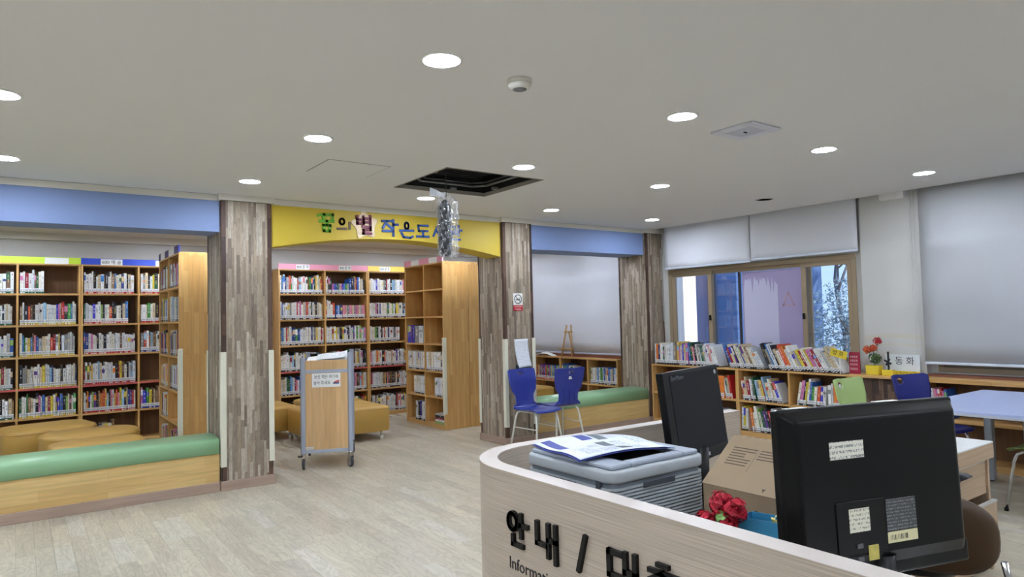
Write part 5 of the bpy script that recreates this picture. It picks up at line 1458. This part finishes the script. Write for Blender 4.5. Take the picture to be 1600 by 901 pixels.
# ---- opened cardboard box
bx = thing('cardboard_box', (1.84, 1.15, .70), 'opened brown cardboard box with raised flap between printer and monitor', 'box')
x0, x1, y0, y1, zt = 1.685, 2.0, .98, 1.357, .985
b = MB(); th = .004
b.box(x0, x0 + th, y0, y1, .702, zt); b.box(x1 - th, x1, y0, y1, .702, zt); b.box(x0, x1, y0, y0 + th, .702, zt); b.box(x0, x1, y1 - th, y1, .702, zt); b.box(x0, x1, y0, y1, .702, .706)
b.build('carton', M_card, bx)
fdir = Vector((.165, 0, .125)); fl_ = fdir.length; fn = Vector((-.125, 0, .165)).normalized()
Mf = Matrix(((0, fdir.x / fl_, fn.x, x0), (-1, 0, 0, y1), (0, fdir.z / fl_, fn.z, zt), (0, 0, 0, 1)))    # local x: -Y, y: up the flap, z: out
b = MB()
L_ = y1 - y0; zig = [(0, 0), (L_, 0)] + [(L_ * (1 - k / 26), fl_ - (.0025 if k % 2 else 0)) for k in range(27)]
b.prism(zig, 'z', -.002, .002, M=Mf); fo = b.build('flap', M_card, bx)
M_box_ink = plain('box_ink', S(74, 60, 46), .7)
b = MB()
rr3 = random.Random(2)
for col_, (xa, n_) in enumerate(((.030, 7), (.125, 4), (.18, 3))):
    for k in range(n_):
        w_ = rr3.uniform(.05, .085); b.box(xa, xa + w_, .155 - k * .011, .1585 - k * .011, .0021, .0024, M=Mf)
b.box(.117, .1178, .07, .16, .0021, .0024, M=Mf)
b.prism([(.196, .022), (.208, .022), (.202, .010)], 'z', .0021, .0024, M=Mf)
tag(b.build('printed_text', M_box_ink, fo), kind='stuff')
b = MB(); b.box(x0 - .0006, x0, y1 - .20, y1 - .05, .918, .9195); b.box(x0 - .0006, x0, y1 - .065, y1 - .055, .925, .95); b.box(x0 - .0006, x0, y1 - .085, y1 - .075, .925, .945)
b.build('printed_rule', M_box_ink, bx)
b = MB(); b.stroke([(.012 * math.cos(a), .012 * math.sin(a)) for a in [R(30 + 25 * k) for k in range(12)]], .006, lambda q, z_, d_: (x0 - d_, y1 - .185 - q, .925 + z_), 0, .0006); b.build('printed_ring', M_box_ink, bx, recalc=False)

# ---- carnations in a blue paper holder
hd = thing('blue_holder', (1.585, 1.03, .70), 'bright blue paper pouch beside the black monitor', 'pouch')
b = MB()
b._add([(1.55, 1.14, .702), (1.55, .96, .702), (1.55, .96, .972), (1.55, 1.14, .958), (1.62, 1.14, .702), (1.62, .96, .702), (1.62, .96, .972), (1.62, 1.14, .958)],
       [(0, 1, 2, 3), (4, 5, 6, 7), (0, 3, 7, 4), (1, 2, 6, 5), (0, 1, 5, 4)])
b.build('pouch', plain('pouch_blue', S(64, 152, 196), .5), hd, solid=.002)
b = MB(); leafball(b, (1.59, 1.03, .955), .035, 60, [S(230, 214, 120), S(238, 226, 160)], .006, .012, rr2); b.v = [(x_, y_, max(.93, min(.974, z_))) for x_, y_, z_ in b.v]; b.build('tissue', attr_mat('leaf', .6), hd, recalc=False)
cv = thing('carnations', (1.50, 1.16, .70), 'red artificial carnations in front of the cardboard box', 'flowers')
for (c, r_) in (((1.50, 1.150, 1.000), .030), ((1.50, 1.105, .990), .030), ((1.49, 1.195, .945), .026), ((1.49, 1.125, .945), .028), ((1.53, 1.17, .955), .024)):
    b = MB(); leafball(b, c, r_, 110, [S(196, 28, 52), S(170, 20, 44), S(214, 48, 70), S(150, 16, 38)], .010, .018, rr2); b.build('flower_head', attr_mat('leaf', .6), cv, recalc=False)
    b = MB(); b.tube([(1.50, 1.15, .705), ((c[0] + 1.50) / 2, (c[1] + 1.15) / 2, .85), (c[0], c[1], c[2] - .02)], .0025, 6); b.build('stem', MATS['stem_green'], cv)
b = MB(); leafball(b, (1.485, 1.135, .968), .016, 26, [S(120, 170, 90), S(150, 196, 120)], .008, .016, rr2); b.build('leaves', attr_mat('leaf', .6), cv, recalc=False)
MB().lathe([(.035, .70), (.042, .78), (.04, .82)], 1.50, 1.16, n=18).build('vase', plain('vase_glass', S(180, 190, 190), .2), cv)

# ---- white desk with drawers behind the monitor
dk = thing('drawer_desk', (4.2, 1.4, 0), 'white-topped desk with wood-grain drawers behind the monitor', 'desk')
M_dw = wood('desk_ash', S(184, 158, 130), S(174, 148, 120), 'x', stave=(4, .6), grain=80)
dx0, dx1, dy0, dy1 = 3.42, 4.56, 1.58, 2.25
MB().box(dx0, dx1, dy0, dy1, .715, .722).build('worktop', plain('desk_white', S(236, 238, 236), .4), dk)
MB().box(dx0, dx1, dy0, dy1, .63, .7148).build('top_slab', M_dw, dk, bevel=.002)
MB().box(dx0 + .02, dx0 + .04, dy0 + .03, dy1 - .03, 0, .63).build('side_panel', M_dw, dk)
MB().box(dx1 - .045, dx1 - .02, dy0 + .02, dy1 - .03, 0, .63).build('side_panel', M_dw, dk)
MB().box(dx0 + .04, dx1 - .045, dy1 - .06, dy1 - .04, 0, .63).build('back_panel', M_dw, dk)
for z0, z1, out_ in ((.43, .615, .0), (.20, .40, .05), (.02, .18, .0)):
    d_ = MB().box(dx1 - .50, dx1 - .048, dy0 + .03 - out_, dy0 + .05 - out_, z0, z1).build('drawer', M_dw, dk, bevel=.002)
    MB().box(dx1 - .50, dx1 - .048, dy0 + .028 - out_, dy0 + .05 - out_, z1 - .006, z1 + .004).build('finger_rail', plain('rail_grey', S(190, 188, 184), .4), d_)
MB().box(dx1 - .52, dx1 - .50, dy0 + .03, dy1 - .06, 0, .63).build('partition', M_dw, dk)

# ---- brown padded chair behind the monitor
bc = thing('padded_chair', (2.37, .998, 0), 'brown padded chair with rounded back and chrome frame behind the monitor', 'chair', R(112))
M_brown = plain('brown_vinyl', S(66, 47, 27), .5, noise=.05)
def superpad(b, hw, hh, th_, M, n=40, e=2.6):
    rings = []
    for (s, y) in ((.001, -th_ / 2), (.8, -th_ / 2), (.96, -th_ * .36), (1, 0), (.96, th_ * .36), (.8, th_ / 2), (.001, th_ / 2)):
        rings.append([M @ Vector((s * hw * math.copysign(abs(math.cos(a)) ** (2 / e), math.cos(a)), y, s * hh * math.copysign(abs(math.sin(a)) ** (2 / e), math.sin(a)))) for a in [2 * math.pi * k / n for k in range(n)]])
    fs = [(i * n + k, i * n + (k + 1) % n, (i + 1) * n + (k + 1) % n, (i + 1) * n + k) for i in range(len(rings) - 1) for k in range(n)]
    b._add([q for r_ in rings for q in r_], fs, smooth=True)
b = MB(); superpad(b, .185, .14, .05, Matrix.Translation((0, -.22, .72)) @ Matrix.Rotation(R(-8), 4, 'X')); b.build('backrest', M_brown, bc, world=False)
b = MB(); superpad(b, .24, .23, .06, Matrix.Translation((0, .02, .45)) @ Matrix.Rotation(R(90), 4, 'X')); b.build('seat', M_brown, bc, world=False)
for s in (-1, 1):
    b = MB(); b.tube([(s * .19, -.20, .66), (s * .23, -.19, .45), (s * .23, -.20, .02), (s * .23, -.18, .011), (s * .23, .22, .011), (s * .23, .24, .03), (s * .225, .20, .43), (s * .2, .1, .43)], .011, 10); b.build('frame_tube', M_chrome, bc, world=False)
b = MB(); b.tube([(-.225, -.19, .44), (.225, -.19, .44)], .009, 8); b.build('crossbar', M_chrome, bc, world=False)

# ---- black office chair at the desk (only an armrest shows)
oc = thing('office_chair', (3.11, 1.43, 0), 'black plastic office chair whose armrest shows behind the monitor', 'chair', R(178))
b = MB(); superpad(b, .23, .25, .07, Matrix.Translation((0, .0, .46)) @ Matrix.Rotation(R(90), 4, 'X')); b.build('seat', M_black, oc, world=False)
b = MB(); superpad(b, .21, .25, .05, Matrix.Translation((0, -.26, .76)) @ Matrix.Rotation(R(-8), 4, 'X')); b.build('backrest', M_black, oc, world=False)
MB().box(-.03, .03, -.30, -.26, .44, .62).build('back_bar', M_black, oc, world=False, bevel=.006)
M_armg = plain('armrest_grey', S(46, 46, 54), .35)
for s in (-1, 1):
    b = MB(); b.prism([(-.12, .725), (.13, .735), (.16, .755), (.13, .765), (-.12, .750)], 'x', s * .275 - .03, s * .275 + .03); b.build('armrest', M_armg, oc, world=False, bevel=.006)
    b = MB(); b.tube([(s * .275, .10, .735), (s * .275, .05, .60), (s * .25, .0, .47), (s * .15, .0, .44)], [.018, .016, .018, .018], 8); b.tube([(s * .275, -.08, .735), (s * .272, -.02, .60), (s * .25, .0, .49)], .014, 8); b.build('arm_bracket', M_armg, oc, world=False)
b = MB(); b.lathe([(.03, .08), (.03, .28), (.02, .28), (.02, .43)], n=14); b.build('gas_column', M_chrome, oc, world=False)
for k in range(5):
    a = 2 * math.pi * k / 5
    b = MB(); b.tube([(0, 0, .10), (.16 * math.cos(a), .16 * math.sin(a), .09), (.30 * math.cos(a), .30 * math.sin(a), .065)], [.025, .02, .015], 8); l = b.build('base_spoke', M_black, oc, world=False)
    b = MB(); b.lathe([(.02, -.018), (.027, -.012), (.027, .012), (.02, .018)], n=14, M=Matrix.Translation((.30 * math.cos(a), .30 * math.sin(a), .0275)) @ Matrix.Rotation(a + R(90), 4, 'Z') @ Matrix.Rotation(R(90), 4, 'Y')); b.build('castor', M_black, l, world=False)
